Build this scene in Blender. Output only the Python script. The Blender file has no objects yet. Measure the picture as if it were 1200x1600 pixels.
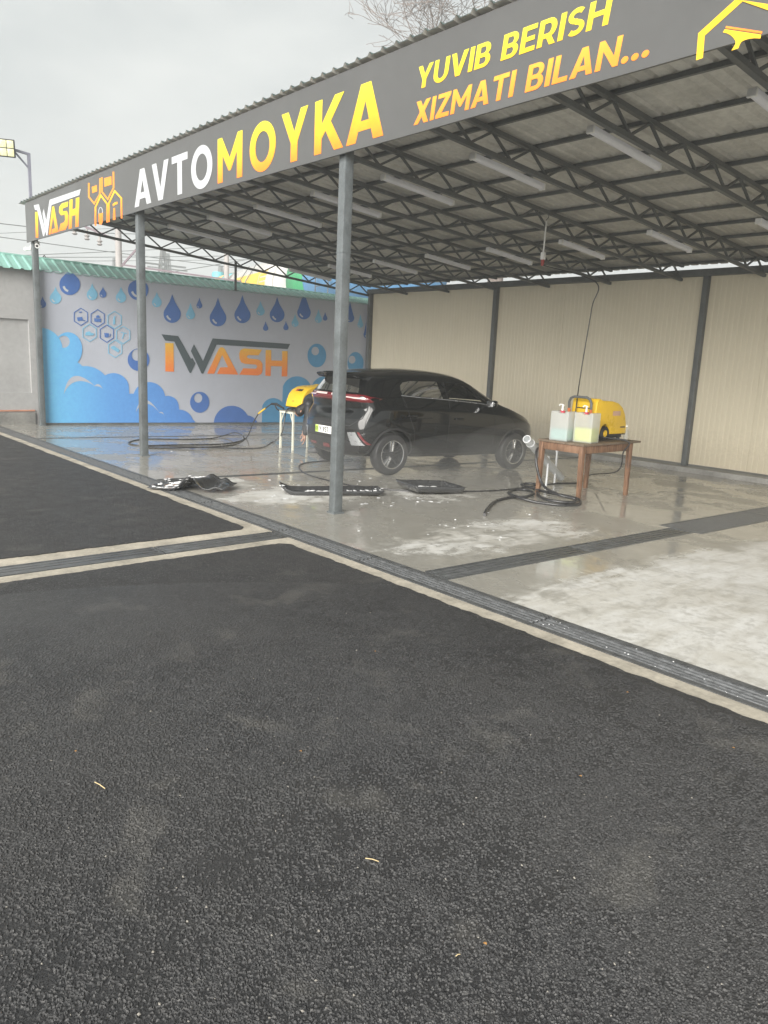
import bpy, bmesh, math, random
import numpy as np
from mathutils import Vector, Matrix, noise
from mathutils.geometry import tessellate_polygon
from mathutils.bvhtree import BVHTree
R = math.radians
random.seed(7)
SC = bpy.context.scene
COL = SC.collection

# ------------------------------------------------------------------ camera
FPX, PITCH, ROLL, YAW = 1190.383, 0.19815, 0.04467, 2.42875      # fitted to the photograph (1200 x 1600 px)
CAM = Vector((17.109, -5.057, 1.70))
_fw = Vector((math.cos(YAW)*math.cos(PITCH), math.sin(YAW)*math.cos(PITCH), -math.sin(PITCH)))
_r = Vector((math.sin(YAW), -math.cos(YAW), 0)); _u = _r.cross(_fw)
RT = _r*math.cos(ROLL) + _u*math.sin(ROLL)
UP = _u*math.cos(ROLL) - _r*math.sin(ROLL)
cam_data = bpy.data.cameras.new('camera')
cam = bpy.data.objects.new('camera', cam_data); COL.objects.link(cam)
cam.matrix_world = Matrix(((RT.x, UP.x, -_fw.x, CAM.x), (RT.y, UP.y, -_fw.y, CAM.y), (RT.z, UP.z, -_fw.z, CAM.z), (0, 0, 0, 1)))
cam_data.sensor_fit = 'VERTICAL'; cam_data.sensor_height = 36.0; cam_data.sensor_width = 27.0
cam_data.lens = FPX/1600*36.0
cam_data.clip_start = 0.05; cam_data.clip_end = 6000
SC.camera = cam

# ------------------------------------------------------------------ sky, sun, exposure
SUN_AZ, SUN_EL = R(-62), R(22)          # low behind the viewer, placed to brighten the interior; soft as through cloud
world = bpy.data.worlds.new('World'); SC.world = world; world.use_nodes = True
wn, wl = world.node_tree.nodes, world.node_tree.links
wn.clear()
w_out = wn.new('ShaderNodeOutputWorld'); w_bg = wn.new('ShaderNodeBackground')
w_sky = wn.new('ShaderNodeTexSky'); w_sky.sky_type = 'NISHITA'; w_sky.sun_disc = False
w_sky.sun_elevation = SUN_EL; w_sky.sun_rotation = math.pi/2 - SUN_AZ
w_sky.dust_density = 4.0; w_sky.air_density = 1.0; w_sky.ozone_density = 1.0
w_hs = wn.new('ShaderNodeHueSaturation'); w_hs.inputs['Saturation'].default_value = 0.25; w_hs.inputs['Value'].default_value = 0.30
w_tc = wn.new('ShaderNodeTexCoord'); w_map = wn.new('ShaderNodeMapping'); w_map.inputs['Scale'].default_value = (1.0, 1.0, 2.6)
w_no = wn.new('ShaderNodeTexNoise'); w_no.inputs['Scale'].default_value = 1.7; w_no.inputs['Detail'].default_value = 7; w_no.inputs['Roughness'].default_value = 0.55
w_cr = wn.new('ShaderNodeValToRGB')
w_cr.color_ramp.elements[0].position = 0.36; w_cr.color_ramp.elements[0].color = (1.86, 2.01, 2.04, 1)
w_cr.color_ramp.elements[1].position = 0.64; w_cr.color_ramp.elements[1].color = (3.0, 3.06, 2.98, 1)
w_mix = wn.new('ShaderNodeMixRGB'); w_mix.inputs['Fac'].default_value = 0.84
wl.new(w_sky.outputs['Color'], w_hs.inputs['Color'])
wl.new(w_tc.outputs['Generated'], w_map.inputs['Vector']); wl.new(w_map.outputs['Vector'], w_no.inputs['Vector'])
wl.new(w_no.outputs['Fac'], w_cr.inputs['Fac'])
wl.new(w_hs.outputs['Color'], w_mix.inputs['Color1']); wl.new(w_cr.outputs['Color'], w_mix.inputs['Color2'])
wl.new(w_mix.outputs['Color'], w_bg.inputs['Color']); w_bg.inputs['Strength'].default_value = 0.052
wl.new(w_bg.outputs['Background'], w_out.inputs['Surface'])

sun_data = bpy.data.lights.new('sun', 'SUN'); sun_data.energy = 1.5; sun_data.angle = R(50); sun_data.color = (1.0, 0.96, 0.9)
sun = bpy.data.objects.new('sun', sun_data); COL.objects.link(sun)
_sd = Vector((math.cos(SUN_AZ)*math.cos(SUN_EL), math.sin(SUN_AZ)*math.cos(SUN_EL), math.sin(SUN_EL)))
sun.rotation_euler = _sd.to_track_quat('Z', 'Y').to_euler(); sun.location = (0, 0, 40)
SC.view_settings.view_transform = 'Standard'; SC.view_settings.look = 'None'
SC.view_settings.exposure = 2.62; SC.view_settings.gamma = 1.0; SC.view_settings.use_curve_mapping = False
SC.render.engine = 'CYCLES'
SC.cycles.use_denoising = True
SC.cycles.max_bounces = 8; SC.cycles.transparent_max_bounces = 16; SC.cycles.volume_bounces = 1

# ------------------------------------------------------------------ pixel -> place (direction only; the depth comes from the plane touched)
FK, FY0 = 0.017, -0.85                  # the wash floor falls 1.7 % towards the rear wall
def ray(px, py): return (_fw*FPX + RT*(px-600) + UP*(800-py))
def on_z(px, py, z=0.0):
    d = ray(px, py); return CAM + d*((z-CAM.z)/d.z)
def on_y(px, py, Y):
    d = ray(px, py); return CAM + d*((Y-CAM.y)/d.y)
def on_x(px, py, X):
    d = ray(px, py); return CAM + d*((X-CAM.x)/d.x)
def fz(y): return -FK*(max(y, FY0)-FY0)
def on_floor(px, py, dz=0.0):
    d = ray(px, py); t = (-FK*(CAM.y-FY0)+dz-CAM.z)/(d.z+FK*d.y); return CAM + d*t

# ------------------------------------------------------------------ helpers
def link(o, parent=None):
    COL.objects.link(o)
    if parent is not None: o.parent = parent
    return o
def tag(o, label=None, cat=None, group=None, kind=None):
    if label: o['label'] = label
    if cat: o['category'] = cat
    if group: o['group'] = group
    if kind: o['kind'] = kind
    return o
def thing(name, loc, label, cat, group=None, rz=0.0):
    o = bpy.data.objects.new(name, None); o.empty_display_size = 0.1
    o.location = loc; o.rotation_euler = (0, 0, rz); link(o)
    return tag(o, label, cat, group)

class MB:
    def __init__(s): s.v = []; s.f = []; s.m = []
    def add(s, vs, fs, mi=0):
        n = len(s.v); s.v.extend([Vector(p) for p in vs]); s.f.extend([tuple(i+n for i in f) for f in fs]); s.m.extend([mi]*len(fs)); return s
    def box(s, c, size, mat=None, mi=0):
        x, y, z = [d/2 for d in size]; M = mat if mat is not None else Matrix.Identity(3); c = Vector(c)
        vs = [c + M @ Vector((a*x, b*y, e*z)) for a, b, e in ((-1,-1,-1),(1,-1,-1),(1,1,-1),(-1,1,-1),(-1,-1,1),(1,-1,1),(1,1,1),(-1,1,1))]
        return s.add(vs, [(0,3,2,1),(4,5,6,7),(0,1,5,4),(1,2,6,5),(2,3,7,6),(3,0,4,7)], mi)
    def span(s, a, b, mi=0):
        a, b = Vector(a), Vector(b); return s.box((a+b)/2, [abs(q) for q in (b-a)], None, mi)
    def bar(s, a, b, w, h=None, mi=0, up=(0, 0, 1)):
        a, b = Vector(a), Vector(b); d = b-a; L = d.length; d.normalize(); u = Vector(up)
        if abs(d.dot(u)) > 0.99: u = Vector((1, 0, 0))
        sx = d.cross(u).normalized(); sz = sx.cross(d)
        M = Matrix((d, sx, sz)).transposed()
        return s.box((a+b)/2, (L, w, h or w), M, mi)
    def tube(s, pts, r, n=8, closed=False, cap=True, mi=0, radii=None):
        P = [Vector(p) for p in pts]; N = len(P); rings = []; prev = None; vs = []; fs = []
        for i in range(N):
            a = P[i-1] if (i > 0 or closed) else P[i]; b = P[(i+1) % N] if (i < N-1 or closed) else P[i]
            d = (b-a)
            if d.length < 1e-9: d = Vector((0, 0, 1))
            d.normalize()
            if prev is None:
                u = Vector((0, 0, 1)) if abs(d.z) < 0.9 else Vector((1, 0, 0)); sx = d.cross(u).normalized()
            else:
                sx = prev - d*prev.dot(d)
                sx = sx.normalized() if sx.length > 1e-6 else d.orthogonal().normalized()
            prev = sx; sy = d.cross(sx); rr = radii[i] if radii else r
            vs += [P[i] + (sx*math.cos(2*math.pi*k/n) + sy*math.sin(2*math.pi*k/n))*rr for k in range(n)]
        for i in range(N if closed else N-1):
            j = (i+1) % N
            fs += [(i*n+k, i*n+(k+1) % n, j*n+(k+1) % n, j*n+k) for k in range(n)]
        if cap and not closed:
            fs.append(tuple(range(n-1, -1, -1))); fs.append(tuple((N-1)*n+k for k in range(n)))
        return s.add(vs, fs, mi)
    def lathe(s, prof, n=24, c=(0, 0, 0), axis='Z', mi=0, a0=0.0):
        c = Vector(c); vs = []; fs = []; m = len(prof)
        for k in range(n):
            a = a0+2*math.pi*k/n; ca, sa = math.cos(a), math.sin(a)
            for r, h in prof:
                p = (r*ca, r*sa, h) if axis == 'Z' else ((r*ca, h, r*sa) if axis == 'Y' else (h, r*ca, r*sa))
                vs.append(c+Vector(p))
        for k in range(n):
            q = (k+1) % n
            for i in range(m-1): fs.append((k*m+i, q*m+i, q*m+i+1, k*m+i+1))
        return s.add(vs, fs, mi)
    def prism(s, poly, lo, hi, fn, mi=0):
        """closed prism of a 2-D polygon; fn(u, v, d) gives the point"""
        n = len(poly); vs = [fn(u, v, lo) for u, v in poly] + [fn(u, v, hi) for u, v in poly]
        tri = tessellate_polygon([[Vector((u, v, 0)) for u, v in poly]])
        fs = [tuple(t) for t in tri] + [tuple(i+n for i in reversed(t)) for t in tri]
        fs += [(i, (i+1) % n, (i+1) % n+n, i+n) for i in range(n)]
        return s.add(vs, fs, mi)
    def build(s, name, mats, parent=None, smooth=False, bevel=0.0, world=False, fixn=True, sharp=None, bseg=2):
        me = bpy.data.meshes.new(name)
        off = Vector((0, 0, 0))
        if world and parent is not None:
            off = parent.location if parent.parent is None else parent.parent.location + parent.location
        me.from_pydata([tuple(p-off) for p in s.v], [], s.f); me.update()
        for m in (mats if isinstance(mats, (list, tuple)) else [mats]): me.materials.append(m)
        if any(s.m): me.polygons.foreach_set('material_index', s.m)
        if fixn or bevel:
            bm = bmesh.new(); bm.from_mesh(me)
            bmesh.ops.recalc_face_normals(bm, faces=bm.faces)
            if bevel:
                es = [e for e in bm.edges if len(e.link_faces) == 2 and e.calc_face_angle(0) > R(25)]
                bmesh.ops.bevel(bm, geom=es, offset=bevel, segments=bseg, profile=0.5, affect='EDGES', clamp_overlap=True)
            bm.to_mesh(me); bm.free()
        if smooth or bevel:
            me.shade_smooth(); me.set_sharp_from_angle(angle=R(sharp or 40))
        return link(bpy.data.objects.new(name, me), parent)

def copy_tree(o, parent=None):
    c = o.copy(); COL.objects.link(c); c.parent = parent
    for ch in [k for k in bpy.data.objects if k.parent == o]: copy_tree(ch, c)
    return c
def mesh_copy(o, loc, parent=None, rot=None):
    c = o.copy(); link(c, parent); c.location = loc
    if rot is not None: c.rotation_euler = rot
    return c

# ---- flat print shapes: contours in (u, v), put on a surface by fn(u, v, depth)
def flat_shape(name, contour_sets, fn, d0, d1, mat, parent, world=True):
    mb = MB()
    for cs in contour_sets:
        polys = [[Vector((u, v, 0)) for u, v in c] for c in cs]
        tri = tessellate_polygon(polys); allp = [p for c in polys for p in c]; n = len(allp)
        vs = [fn(p.x, p.y, d1) for p in allp] + [fn(p.x, p.y, d0) for p in allp]
        fs = [tuple(t) for t in tri]; k = 0
        for c in polys:
            m = len(c); fs += [(k+i, k+(i+1) % m, n+k+(i+1) % m, n+k+i) for i in range(m)]; k += m
        mb.add(vs, fs)
    return mb.build(name, mat, parent, world=world)
def arc(cx, cy, rx, ry, a0, a1, n):
    return [(cx+rx*math.cos(R(a0+(a1-a0)*i/n)), cy+ry*math.sin(R(a0+(a1-a0)*i/n))) for i in range(n+1)]
def ell(cx, cy, rx, ry, n=28): return arc(cx, cy, rx, ry, 0, 360, n)[:-1]
def ribbon(pts, t, closed=False):
    L, Rr = [], []; n = len(pts)
    for i in range(n):
        a = pts[i-1] if (i > 0 or closed) else pts[i]; b = pts[(i+1) % n] if (i < n-1 or closed) else pts[i]
        p = pts[i]
        d1 = Vector((p[0]-a[0], p[1]-a[1])); d2 = Vector((b[0]-p[0], b[1]-p[1]))
        if d1.length < 1e-9: d1 = d2
        if d2.length < 1e-9: d2 = d1
        d1.normalize(); d2.normalize(); n1 = Vector((-d1.y, d1.x)); n2 = Vector((-d2.y, d2.x)); m = (n1+n2)
        m.normalize(); k = t/2/max(0.4, m.dot(n1))
        L.append((p[0]+m.x*k, p[1]+m.y*k)); Rr.append((p[0]-m.x*k, p[1]-m.y*k))
    return [L, Rr] if closed else [L + Rr[::-1]]
T = 0.2
def _S(w=0.66):
    c = arc(w/2, .725, w/2-T/2+.02, .185, 25, 270, 12) + arc(w/2, .275, w/2-T/2+.02, .185, 85, -155, 12)[0:]
    return [ribbon(c, T-.02)[0]]
GLYPH = {
 'A': (.84, [[(0,0),(.31,1),(.53,1),(.84,0),(.62,0),(.565,.19),(.275,.19),(.22,0)], [(.325,.36),(.515,.36),(.42,.70)]]),
 'V': (.82, [[(.30,0),(.52,0),(.82,1),(.60,1),(.41,.32),(.22,1),(0,1)]]),
 'T': (.70, [[(.25,0),(.45,0),(.45,.82),(.70,.82),(.70,1),(0,1),(0,.82),(.25,.82)]]),
 'O': (.90, [ell(.45,.5,.45,.52,36), ell(.45,.5,.25,.32,36)]),
 'M': (.92, [[(0,0),(.19,0),(.19,.60),(.42,.22),(.50,.22),(.73,.60),(.73,0),(.92,0),(.92,1),(.76,1),(.46,.50),(.16,1),(0,1)]]),
 'Y': (.80, [[(.30,0),(.50,0),(.50,.37),(.80,1),(.59,1),(.40,.58),(.21,1),(0,1),(.30,.37)]]),
 'K': (.80, [[(0,0),(.20,0),(.20,.27),(.31,.40),(.56,0),(.80,0),(.45,.55),(.79,1),(.55,1),(.20,.54),(.20,1),(0,1)]]),
 'U': (.76, [[(0,1),(0,.38)] + arc(.38,.38,.38,.40,180,360,16)[1:-1] + [(.76,.38),(.76,1),(.56,1),(.56,.38)] + arc(.38,.38,.18,.22,360,180,12)[1:-1] + [(.20,.38),(.20,1)]]),
 'I': (.20, [[(0,0),(.20,0),(.20,1),(0,1)]]),
 'B': (.70, [[(0,0),(.42,0)] + arc(.42,.285,.28,.285,-90,60,10)[1:] + arc(.40,.735,.26,.265,-30,90,10) + [(0,1)],
             [(.20,.16),(.20,.42),(.40,.42)] + arc(.40,.29,.10,.13,90,-90,6)[1:-1] + [(.40,.16)],
             [(.20,.585),(.20,.84),(.38,.84)] + arc(.38,.7125,.09,.1275,90,-90,6)[1:-1] + [(.38,.585)]]),
 'E': (.62, [[(0,0),(.62,0),(.62,.18),(.20,.18),(.20,.41),(.56,.41),(.56,.58),(.20,.58),(.20,.82),(.61,.82),(.61,1),(0,1)]]),
 'R': (.72, [[(0,0),(.20,0),(.20,.28),(.34,.28),(.50,0),(.72,0),(.53,.33)] + arc(.40,.64,.30,.36,-50,90,12) + [(0,1)],
             [(.20,.45),(.20,.83),(.38,.83)] + arc(.38,.64,.12,.19,90,-90,8)[1:-1] + [(.38,.45)]]),
 'S': (.66, [_S()[0]] if False else None),
 'H': (.78, [[(0,0),(.20,0),(.20,.41),(.58,.41),(.58,0),(.78,0),(.78,1),(.58,1),(.58,.59),(.20,.59),(.20,1),(0,1)]]),
 'X': (.80, [[(0,0),(.24,0),(.40,.29),(.56,0),(.80,0),(.53,.51),(.79,1),(.55,1),(.40,.73),(.25,1),(.01,1),(.27,.51)]]),
 'Z': (.68, [[(0,0),(.68,0),(.68,.18),(.28,.18),(.67,.86),(.67,1),(.02,1),(.02,.82),(.40,.82),(0,.14)]]),
 'L': (.58, [[(0,0),(.58,0),(.58,.18),(.20,.18),(.20,1),(0,1)]]),
 'N': (.80, [[(0,0),(.19,0),(.19,.63),(.62,0),(.80,0),(.80,1),(.61,1),(.61,.37),(.18,1),(0,1)]]),
 '.': (.24, [ell(.12,.12,.12,.12,14)]),
 ' ': (.42, []),
 '0': (.62, [ell(.31,.5,.31,.5,24), ell(.31,.5,.15,.33,24)]),
 '1': (.36, [[(.16,0),(.36,0),(.36,1),(.18,1),(0,.84),(0,.68),(.16,.76)]]),
 '9': (.62, [ribbon(arc(.31,.68,.22,.23,-60,260,16) + [(.49,.55)], .16)[0]]),
 '7': (.60, [[(.10,0),(.31,0),(.60,.86),(.60,1),(0,1),(0,.82),(.37,.82)]]),
 '5': (.60, [[(.05,1),(.55,1),(.55,.82),(.22,.82),(.21,.64)] + arc(.27,.32,.33,.33,95,-120,14) + [(.04,.20)] + arc(.27,.32,.15,.15,-120,110,10) + [(.03,.45)]]),
}
GLYPH['S'] = (.66, [ribbon(arc(.33,.715,.235,.195,40,265,12) + arc(.33,.285,.235,.195,85,-140,12), .18)[0]])
GLYPH['9'] = (.62, [[(.10,0),(.31,0),(.59,.53)] + arc(.31,.69,.31,.31,-18,270,20) + [(.33,.385)], ell(.31,.69,.14,.14,14)])
def word(text, space=0.11):
    x = 0; out = []
    for ch in text:
        w, cs = GLYPH[ch]
        if cs: out.append((x, cs))
        x += w + (0 if ch == ' ' else space)
    return out, x-space
def put_word(name, text, u0, u1, v0, v1, fn, d0, d1, mat, parent, shear=0.0, slope=0.0, space=0.11):
    gl, W = word(text, space); su = (u1-u0)/W; h = v1-v0
    for x, cs in gl:
        flat_shape(name, [[[(u0+(x+a)*su+shear*b*h, v0+b*h+slope*(x+a)*su) for a, b in c] for c in cs]], fn, d0, d1, mat, parent)

# ------------------------------------------------------------------ materials
class NT:
    def __init__(s, m): s.n = m.node_tree.nodes; s.l = m.node_tree.links
    def new(s, t, **kw):
        nd = s.n.new(t)
        for k, v in kw.items():
            if k in nd.inputs: nd.inputs[k].default_value = v
            else: setattr(nd, k, v)
        return nd
    def link(s, a, b): s.l.new(a, b)
    def noise(s, vec, scale, detail=5, rough=0.55, dist=0.0):
        nd = s.new('ShaderNodeTexNoise'); nd.inputs['Scale'].default_value = scale; nd.inputs['Detail'].default_value = detail
        nd.inputs['Roughness'].default_value = rough; nd.inputs['Distortion'].default_value = dist
        if vec is not None: s.link(vec, nd.inputs['Vector'])
        return nd.outputs['Fac']
    def ramp(s, fac, stops):
        nd = s.new('ShaderNodeValToRGB'); e = nd.color_ramp.elements
        while len(e) > 1: e.remove(e[-1])
        e[0].position = stops[0][0]; e[0].color = (*col3(stops[0][1]), 1)
        for p, c in stops[1:]:
            q = e.new(p); q.color = (*col3(c), 1)
        s.link(fac, nd.inputs['Fac']); return nd.outputs['Color']
    def math(s, op, a, b=None, clamp=False):
        nd = s.new('ShaderNodeMath'); nd.operation = op; nd.use_clamp = clamp
        for i, q in enumerate((a, b)):
            if q is None: continue
            if isinstance(q, (int, float)): nd.inputs[i].default_value = q
            else: s.link(q, nd.inputs[i])
        return nd.outputs[0]
    def mix(s, fac, a, b, mode='MIX'):
        nd = s.new('ShaderNodeMixRGB'); nd.blend_type = mode
        for i, q in zip(('Fac', 'Color1', 'Color2'), (fac, a, b)):
            if isinstance(q, (int, float)): nd.inputs[i].default_value = q
            elif isinstance(q, tuple): nd.inputs[i].default_value = (*q, 1)
            else: s.link(q, nd.inputs[i])
        return nd.outputs['Color']
    def maprange(s, v, a, b, c=0.0, d=1.0, smooth=True):
        nd = s.new('ShaderNodeMapRange'); nd.interpolation_type = 'SMOOTHSTEP' if smooth else 'LINEAR'
        s.link(v, nd.inputs['Value'])
        for k, q in zip(('From Min', 'From Max', 'To Min', 'To Max'), (a, b, c, d)): nd.inputs[k].default_value = q
        return nd.outputs['Result']
    def sep(s, vec):
        nd = s.new('ShaderNodeSeparateXYZ'); s.link(vec, nd.inputs[0]); return nd.outputs
    def bump(s, h, strength, dist):
        nd = s.new('ShaderNodeBump'); nd.inputs['Strength'].default_value = strength; nd.inputs['Distance'].default_value = dist
        s.link(h, nd.inputs['Height']); return nd.outputs['Normal']
def col3(c): return (c, c, c) if isinstance(c, (int, float)) else tuple(c[:3])
def srgb(r, g, b):
    return tuple((x/12.92 if x <= .04045 else ((x+.055)/1.055)**2.4) for x in (r/255, g/255, b/255))
def new_mat(name):
    m = bpy.data.materials.new(name); m.use_nodes = True; m.node_tree.nodes.clear()
    t = NT(m); out = t.new('ShaderNodeOutputMaterial'); b = t.new('ShaderNodeBsdfPrincipled')
    t.link(b.outputs[0], out.inputs['Surface'])
    tc = t.new('ShaderNodeTexCoord'); geo = t.new('ShaderNodeNewGeometry')
    return m, t, b, tc.outputs['Object'], geo.outputs['Position'], out
MATS = {}
def plain(name, c, rough=0.6, metal=0.0, var=0.18, scale=6.0, bump=0.0, bscale=60.0, coat=0.0, spec=0.5, rvar=0.1):
    """a base colour with uneven dirt, wear and roughness"""
    if name in MATS: return MATS[name]
    m, t, b, ob, pos, out = new_mat(name); c = col3(c)
    n1 = t.noise(pos, scale, 6, .6); n2 = t.noise(pos, scale*9, 4, .6)
    f = t.math('ADD', t.math('MULTIPLY', n1, .65), t.math('MULTIPLY', n2, .35))
    t.link(t.ramp(f, [(.36, tuple(q*(1-var) for q in c)), (.64, tuple(min(1, q*(1+var)) for q in c))]), b.inputs['Base Color'])
    t.link(t.maprange(n1, .3, .7, max(.02, rough-rvar), min(1, rough+rvar)), b.inputs['Roughness'])
    b.inputs['Metallic'].default_value = metal; b.inputs['Specular IOR Level'].default_value = spec
    if coat: b.inputs['Coat Weight'].default_value = coat; b.inputs['Coat Roughness'].default_value = .04
    if bump: t.link(t.bump(t.noise(pos, bscale, 5, .6), bump, .01), b.inputs['Normal'])
    MATS[name] = m; return m
def gradient(name, stops, z0, z1, rough=0.55, axis=2):
    m, t, b, ob, pos, out = new_mat(name)
    v = t.maprange(t.sep(pos)[axis], z0, z1, smooth=False)
    n = t.noise(pos, 14, 4)
    c = t.mix(.12, t.ramp(v, stops), t.ramp(n, [(.3, .3), (.7, .8)]), 'OVERLAY')
    t.link(c, b.inputs['Base Color']); b.inputs['Roughness'].default_value = rough
    MATS[name] = m; return m

def make_asphalt():
    m, t, b, ob, pos, out = new_mat('asphalt')
    wv = t.new('ShaderNodeTexNoise'); wv.inputs['Scale'].default_value = 60; wv.inputs['Detail'].default_value = 2; t.link(pos, wv.inputs['Vector'])
    off = t.new('ShaderNodeVectorMath'); off.operation = 'MULTIPLY_ADD'; off.inputs[1].default_value = (0.0108, 0.0108, 0.0000); t.link(wv.outputs['Color'], off.inputs[0]); t.link(pos, off.inputs[2])
    P = off.outputs[0]
    def vor(scale, feat):
        v = t.new('ShaderNodeTexVoronoi'); v.feature = feat; v.inputs['Scale'].default_value = scale; t.link(P, v.inputs['Vector']); return v
    ce, cc, fe, fc = vor(88, 'DISTANCE_TO_EDGE'), vor(88, 'F1'), vor(230, 'DISTANCE_TO_EDGE'), vor(230, 'F1')
    big = t.noise(pos, .55, 5, .6); mid = t.noise(pos, 4.5, 7, .68); fine = t.noise(pos, 600, 2, .7); patch = t.noise(pos, 2.3, 6, .62, .4); pit = t.noise(pos, 26, 4, .65)
    tone = t.sep(cc.outputs['Color'])[0]; tone2 = t.sep(fc.outputs['Color'])[1]; lev = t.sep(cc.outputs['Color'])[2]
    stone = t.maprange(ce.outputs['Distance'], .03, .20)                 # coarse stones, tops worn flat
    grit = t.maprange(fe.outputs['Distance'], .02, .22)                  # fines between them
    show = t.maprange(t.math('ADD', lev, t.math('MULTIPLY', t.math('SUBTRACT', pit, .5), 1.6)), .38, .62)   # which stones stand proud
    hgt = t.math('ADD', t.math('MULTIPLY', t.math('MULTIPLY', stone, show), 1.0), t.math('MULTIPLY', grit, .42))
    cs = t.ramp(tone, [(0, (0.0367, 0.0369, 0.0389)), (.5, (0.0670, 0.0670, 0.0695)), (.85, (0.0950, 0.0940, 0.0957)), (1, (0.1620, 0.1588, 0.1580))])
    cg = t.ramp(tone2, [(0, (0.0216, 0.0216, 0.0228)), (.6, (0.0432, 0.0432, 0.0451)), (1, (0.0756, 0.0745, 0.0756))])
    cg = t.mix(t.math('MULTIPLY', t.math('SUBTRACT', 1.0, grit), .8), cg, (0.0054, 0.0054, 0.0056))  # near-black gaps: tar binder, also standing in for crevice shade
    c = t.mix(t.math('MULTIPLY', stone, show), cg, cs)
    c = t.mix(t.maprange(mid, .52, .70, 0, .45), c, (0.0259, 0.0259, 0.0273))
    c = t.mix(t.maprange(big, .40, .62, 0, .35), c, (0.0594, 0.0572, 0.0556))
    c = t.mix(t.maprange(patch, .55, .68, 0, .42), c, (0.1210, 0.1156, 0.1057))      # dusty dried splashes
    t.link(c, b.inputs['Base Color'])
    t.link(t.maprange(t.math('ADD', t.math('MULTIPLY', mid, .4), t.math('MULTIPLY', fine, .6)), .3, .7, .45, .80), b.inputs['Roughness'])
    h = t.math('ADD', hgt, t.math('MULTIPLY', mid, 1.4)); h = t.math('ADD', h, t.math('MULTIPLY', fine, .10)); h = t.math('ADD', h, t.math('MULTIPLY', t.math('MULTIPLY', tone, stone), .35))
    t.link(t.bump(h, 1.0, .0075), b.inputs['Normal'])
    return m
def make_floor():
    m, t, b, ob, pos, out = new_mat('wet_concrete')
    X, Y, Z = t.sep(pos)
    n1 = t.noise(pos, .9, 6, .6, .5); n2 = t.noise(pos, 3.4, 7, .65, .8); n3 = t.noise(pos, 16, 6, .7); n4 = t.noise(pos, 90, 3, .6)
    def blob(cx, cy, rx, ry, soft=.6):
        dx = t.math('DIVIDE', t.math('SUBTRACT', X, cx), rx); dy = t.math('DIVIDE', t.math('SUBTRACT', Y, cy), ry)
        d = t.math('SQRT', t.math('ADD', t.math('MULTIPLY', dx, dx), t.math('MULTIPLY', dy, dy)))
        return t.maprange(d, 1+soft, 1-soft, 0, 1)
    wob = t.math('ADD', t.math('MULTIPLY', t.math('SUBTRACT', n1, .5), 1.1), t.math('MULTIPLY', t.math('SUBTRACT', n2, .5), 1.3))
    mp = t.new('ShaderNodeMapping'); mp.inputs['Scale'].default_value = (1.0, .28, 1.0); mp.inputs['Rotation'].default_value = (0, 0, .5); t.link(pos, mp.inputs['Vector'])
    st = t.noise(mp.outputs[0], 5.0, 6, .6, 1.2)
    wob = t.math('ADD', wob, t.math('MULTIPLY', t.math('SUBTRACT', st, .5), .8))
    # chalky residue dried on the open bay and the foam washed towards the front channel
    r1 = t.math('MULTIPLY', t.math('MULTIPLY', t.maprange(X, 13.05, 13.95), t.maprange(Y, 4.6, 3.0)), t.maprange(Y, -1.3, .1, .80, 1.0))
    r2 = t.math('MULTIPLY', blob(12.05, 0.85, .75, 1.9), .68)
    r3 = t.math('MULTIPLY', blob(9.3, 0.3, .8, 1.3), .72)
    r4 = t.math('MULTIPLY', blob(8.2, -0.2, .8, .6), .70)
    r3 = t.math('MAXIMUM', r3, t.math('MULTIPLY', blob(9.9, 2.0, .6, .8), .62))
    white = t.maprange(t.math('ADD', t.math('MAXIMUM', t.math('MAXIMUM', r1, r2), t.math('MAXIMUM', r3, r4)), t.math('MULTIPLY', wob, .75)), .42, .86)
    white = t.math('MULTIPLY', white, t.maprange(t.math('ADD', t.math('MULTIPLY', n3, .6), t.math('MULTIPLY', n2, .4)), .40, .54, .55, 1.0))
    base = t.ramp(t.math('ADD', t.math('MULTIPLY', n1, .5), t.math('MULTIPLY', n2, .5)), [(.3, (.24, .23, .20)), (.5, (.32, .308, .275)), (.7, (.40, .388, .35))])
    base = t.mix(t.maprange(n3, .5, .8, 0, .35), base, (.20, .192, .17))
    wc = t.ramp(t.math('ADD', t.math('MULTIPLY', n1, .5), t.math('MULTIPLY', st, .5)), [(.32, (.40, .375, .32)), (.46, (.58, .565, .52)), (.62, (.75, .75, .73))])
    c = t.mix(t.math('MULTIPLY', white, .82), base, wc)
    t.link(c, b.inputs['Base Color'])
    wet = t.maprange(t.math('ADD', n1, t.math('MULTIPLY', t.math('SUBTRACT', n2, .5), .5)), .40, .58)      # standing water
    rough = t.math('ADD', t.maprange(wet, 0, 1, .30, .045), t.math('MULTIPLY', white, .5))
    t.link(rough, b.inputs['Roughness']); b.inputs['Specular IOR Level'].default_value = .5
    hh = t.math('ADD', t.math('MULTIPLY', n3, .6), t.math('MULTIPLY', n4, .3))
    hb = t.math('MULTIPLY', hh, t.math('SUBTRACT', 1.05, wet))
    t.link(t.bump(hb, .35, .006), b.inputs['Normal'])
    return m
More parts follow.
